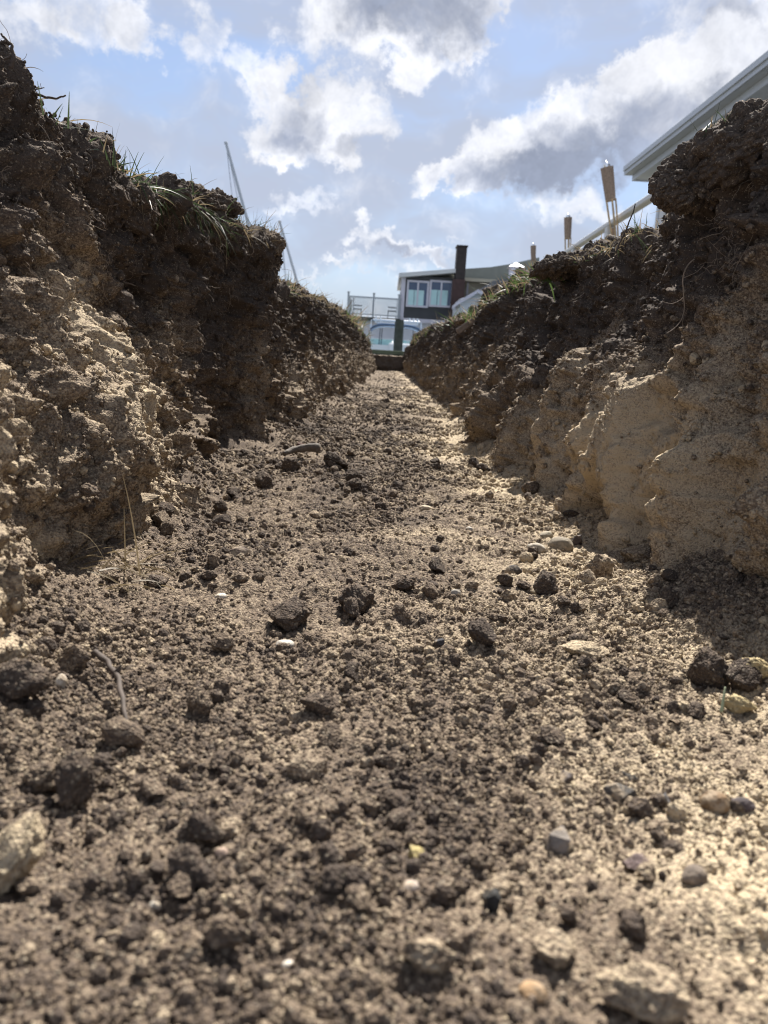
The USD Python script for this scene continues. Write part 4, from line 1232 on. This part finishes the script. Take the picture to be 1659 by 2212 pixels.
pv = np.array([[c[0] - .12, YC + 3.05, c[3]], [c[1] + .12, YC + 3.05, c[3]], [c[1] + .12, YC + 4.05, c[3]], [c[0] - .12, YC + 4.05, c[3]], [(c[0] + c[1]) / 2, YC + 3.55, c[3] + .30]])
obj('cupola_roof', trimesh.convex.convex_hull(pv), FRAMEW, cp)
c = rect(1030, 648, 1072, 690, YC)
w = obj('window', cat_([box(c[0], c[0] + .09, YC - .06, YC - .003, c[2], c[3]), box(c[0] + .30, c[0] + .38, YC - .06, YC - .003, c[2], c[3]), box(c[1] - .09, c[1], YC - .06, YC - .003, c[2], c[3])]), RAILG, wc)
obj('pane', box(c[0] + .38, c[1] - .09, YC - .03, YC - .004, c[2], c[3] - .1), GLASSD, w)
obj('pane', box(c[0] + .09, c[0] + .30, YC - .03, YC - .004, c[2], c[3] - .1), GLASSD, w)

# bulkhead, piling, boat
WOODG = simple('green_timber', (.075, .085, .05), .9, .35, 6.0)
PILE = simple('wet_piling', (.055, .062, .05), .85, .35, 5.0, bump=.01, bscale=30)
bk = rect(700, 757, 980, 766, 19.0)
bh = thing('bulkhead', 'greenish timber bulkhead closing the view at the trench end', 'bulkhead')
obj('cap', box(-12, 14, 18.85, 19.15, bk[2], bk[3], .01), WOODG, bh)
for k in range(40):
    obj('sheet_plank', box(-12 + k * .65, -12 + k * .65 + .64, 18.96 + .01 * (k % 2), 19.04, -1.5, bk[2] - .002), WOODG, bh)
YP = 22.5
c = rect(851, 694, 871, 762, YP)
pl = thing('mooring_piling', 'dark green mooring piling standing before the boat', 'piling')
xm_, rr_ = (c[0] + c[1]) / 2, (c[1] - c[0]) / 2
obj('shaft', tube([[xm_, YP, -2.5], [xm_, YP, c[3] - .03], [xm_, YP, c[3]]], [rr_ * 1.05, rr_, rr_ * .9], 16), PILE, pl, smooth=40)
obj('top_plate', trimesh.creation.cylinder(rr_ * .93, .04, transform=trimesh.transformations.translation_matrix([xm_, YP, c[3] + .022])), PILE, pl, smooth=30)

YB = 30.0
HULL = simple('white_gelcoat', (.74, .76, .76), .25)
SCREEN = simple('teal_windscreen', (.36, .62, .62), .15, spec=.7)
CANVAS = simple('blue_canvas', (.07, .15, .29), .8, .12, 3.0)
POLE = simple('dark_pole', (.06, .075, .09), .35, metallic=.4)
bt = thing('motor_boat', 'white motor boat with blue canvas top moored behind the piling', 'boat')
x0, x1 = at(790, 745, YB)[0], at(916, 745, YB)[0]; zg = at(850, 748, YB)[2]
xc, hw = (x0 + x1) / 2, (x1 - x0) / 2
sec = []
for s_, wd_, kz in ((-1.4, .98, .0), (0, 1.0, .0), (1.8, .95, .05), (3.4, .62, .16), (4.4, .06, .30)):
    for (u, z) in ((-1, zg + kz), (-1.03, zg - .12 + kz), (-.8, zg - .9), (0, zg - 1.25), (.8, zg - .9), (1.03, zg - .12 + kz), (1, zg + kz)):
        sec.append([xc + u * hw * wd_, YB + s_ * 1.1, max(z, -1.2)])
sec = np.array(sec).reshape(5, 7, 3)
fq = [[i * 7 + j, i * 7 + (j + 1) % 7, (i + 1) * 7 + (j + 1) % 7, (i + 1) * 7 + j] for i in range(4) for j in range(7)]
ft = [[f[0], f[1], f[2]] for f in fq] + [[f[0], f[2], f[3]] for f in fq] + [[0, j + 1, j] for j in range(1, 6)] + [[28, 28 + j, 28 + j + 1] for j in range(1, 6)]
hm = trimesh.Trimesh(sec.reshape(-1, 3), ft, process=False); hm.fix_normals(); obj('hull', hm, HULL, bt, smooth=35)
zw = at(850, 733, YB)[2]
for k, (a, b) in enumerate(((-.92, -.10), (-.07, .45), (.48, .92))):
    obj('windscreen', prism([(xc + a * hw, zg + .01), (xc + b * hw, zg + .01), (xc + b * hw * .95, zw), (xc + a * hw * .95, zw)], YB + .9, YB + .93), SCREEN, bt)
obj('windscreen_frame', tube([[xc - .88 * hw, YB + .915, zw + .01], [xc + .88 * hw, YB + .915, zw + .01]], .014, 6), HULL, bt)
obj('engine_cover', box(xc - .25, xc + .75, YB - 1.6, YB - 1.0, zg - .5, zg + .10, .06), HULL, bt)
# canvas top: an arch across the boat
th = np.linspace(math.pi, 0, 25)
zt0, za = at(850, 702, YB)[2], at(850, 737, YB)[2]
outer = [(xc + hw * .95 * np.sign(math.cos(a)) * abs(math.cos(a)) ** .55, za + (zt0 - za) * math.sin(a) ** .62) for a in th]
inner = [(xc + (x - xc) * .96, za + (z - za) * .93 - .01) for x, z in outer]
obj('canvas_top', prism(outer[4:-4] + inner[4:-4][::-1], YB - .7, YB + 1.1), CANVAS, bt, smooth=35)
for yy in (YB - .72, YB + 1.12):
    obj('canopy_bow', tube([[x, yy, z] for x, z in inner], .016, 6), POLE, bt, smooth=True)
for f_ in (-.55, -.48, .12, .17, .62):
    obj('canopy_pole', tube([[xc + hw * f_, YB + .2, zg], [xc + hw * f_ * .97, YB + .3, zt0 - .14]], .017, 6), POLE, bt, smooth=True)
# bright rails of the hard top above
zr0 = at(850, 694, YB)[2]
for k, (a, b, dz, r_) in enumerate(((806, 906, 0, .045), (815, 900, -.10, .035))):
    xa, xb = at(a, 695, YB)[0], at(b, 695, YB)[0]
    obj('roof_rail', tube([[xa, YB - .3, zr0 + dz], [xb, YB - .3, zr0 + dz]], r_, 8), HULL, bt, smooth=True)
for px in (812, 822, 884, 893, 901):
    xa = at(px, 695, YB)[0]
    obj('rod_holder', tube([[xa, YB - .3, zr0 - .12], [xa, YB - .32, zr0 + .14]], .028, 8), HULL, bt, smooth=True)
for px in (803, 909):
    xa = at(px, 695, YB)[0]
    obj('roof_leg', tube([[xa, YB - .3, zr0], [xa + (-.08 if px < 850 else .08), YB - .3, zg - .05]], .022, 8), HULL, bt, smooth=True)

# two leaning masts of boats lying in the canal
MAST = simple('mast_grey', (.40, .42, .44), .4, metallic=.2)
WIRE = simple('stay_wire', (.30, .32, .36), .5)


def mast(top, low, Y, stays, label, r):
    a, b = at(*top, Y), at(*low, Y); ax = (a - b) / np.linalg.norm(a - b)
    base = a + ax * ((-.3 - a[2]) / ax[2])
    t = thing('sailboat', label, 'sailboat')
    obj('mast', tube([base, (a + base) / 2, a], [r * 1.1, r, r * .8], 10), MAST, t, smooth=True)
    for (px, py) in stays:
        q = at(px, py, Y + .4); d_ = (q - a); q2 = a + d_ * ((-.2 - a[2]) / d_[2])
        obj('stay', tube([a, q2], .016, 5), WIRE, t)
    obj('masthead', box(a[0] - .10, a[0] + .06, Y - .06, Y + .06, a[2], a[2] + .12, .02), MAST, t)
    hl = trimesh.creation.icosphere(3, 1.0); v = hl.vertices; v[:, 2] = np.where(v[:, 2] > .1, .1, v[:, 2]); hl.vertices = v * [3.6, 1.0, .9]
    hl.apply_translation([base[0] + .8, Y, -.45]); obj('hull', hl, HULL, t, smooth=40)


mast((489, 312), (536, 482), 40.0, [(502, 430), (522, 470)], 'taller leaning boat mast rising behind the hanging grass on the left', .085)
mast((605, 482), (648, 630), 43.0, [(620, 615), (612, 560)], 'shorter leaning boat mast right of the taller one', .08)
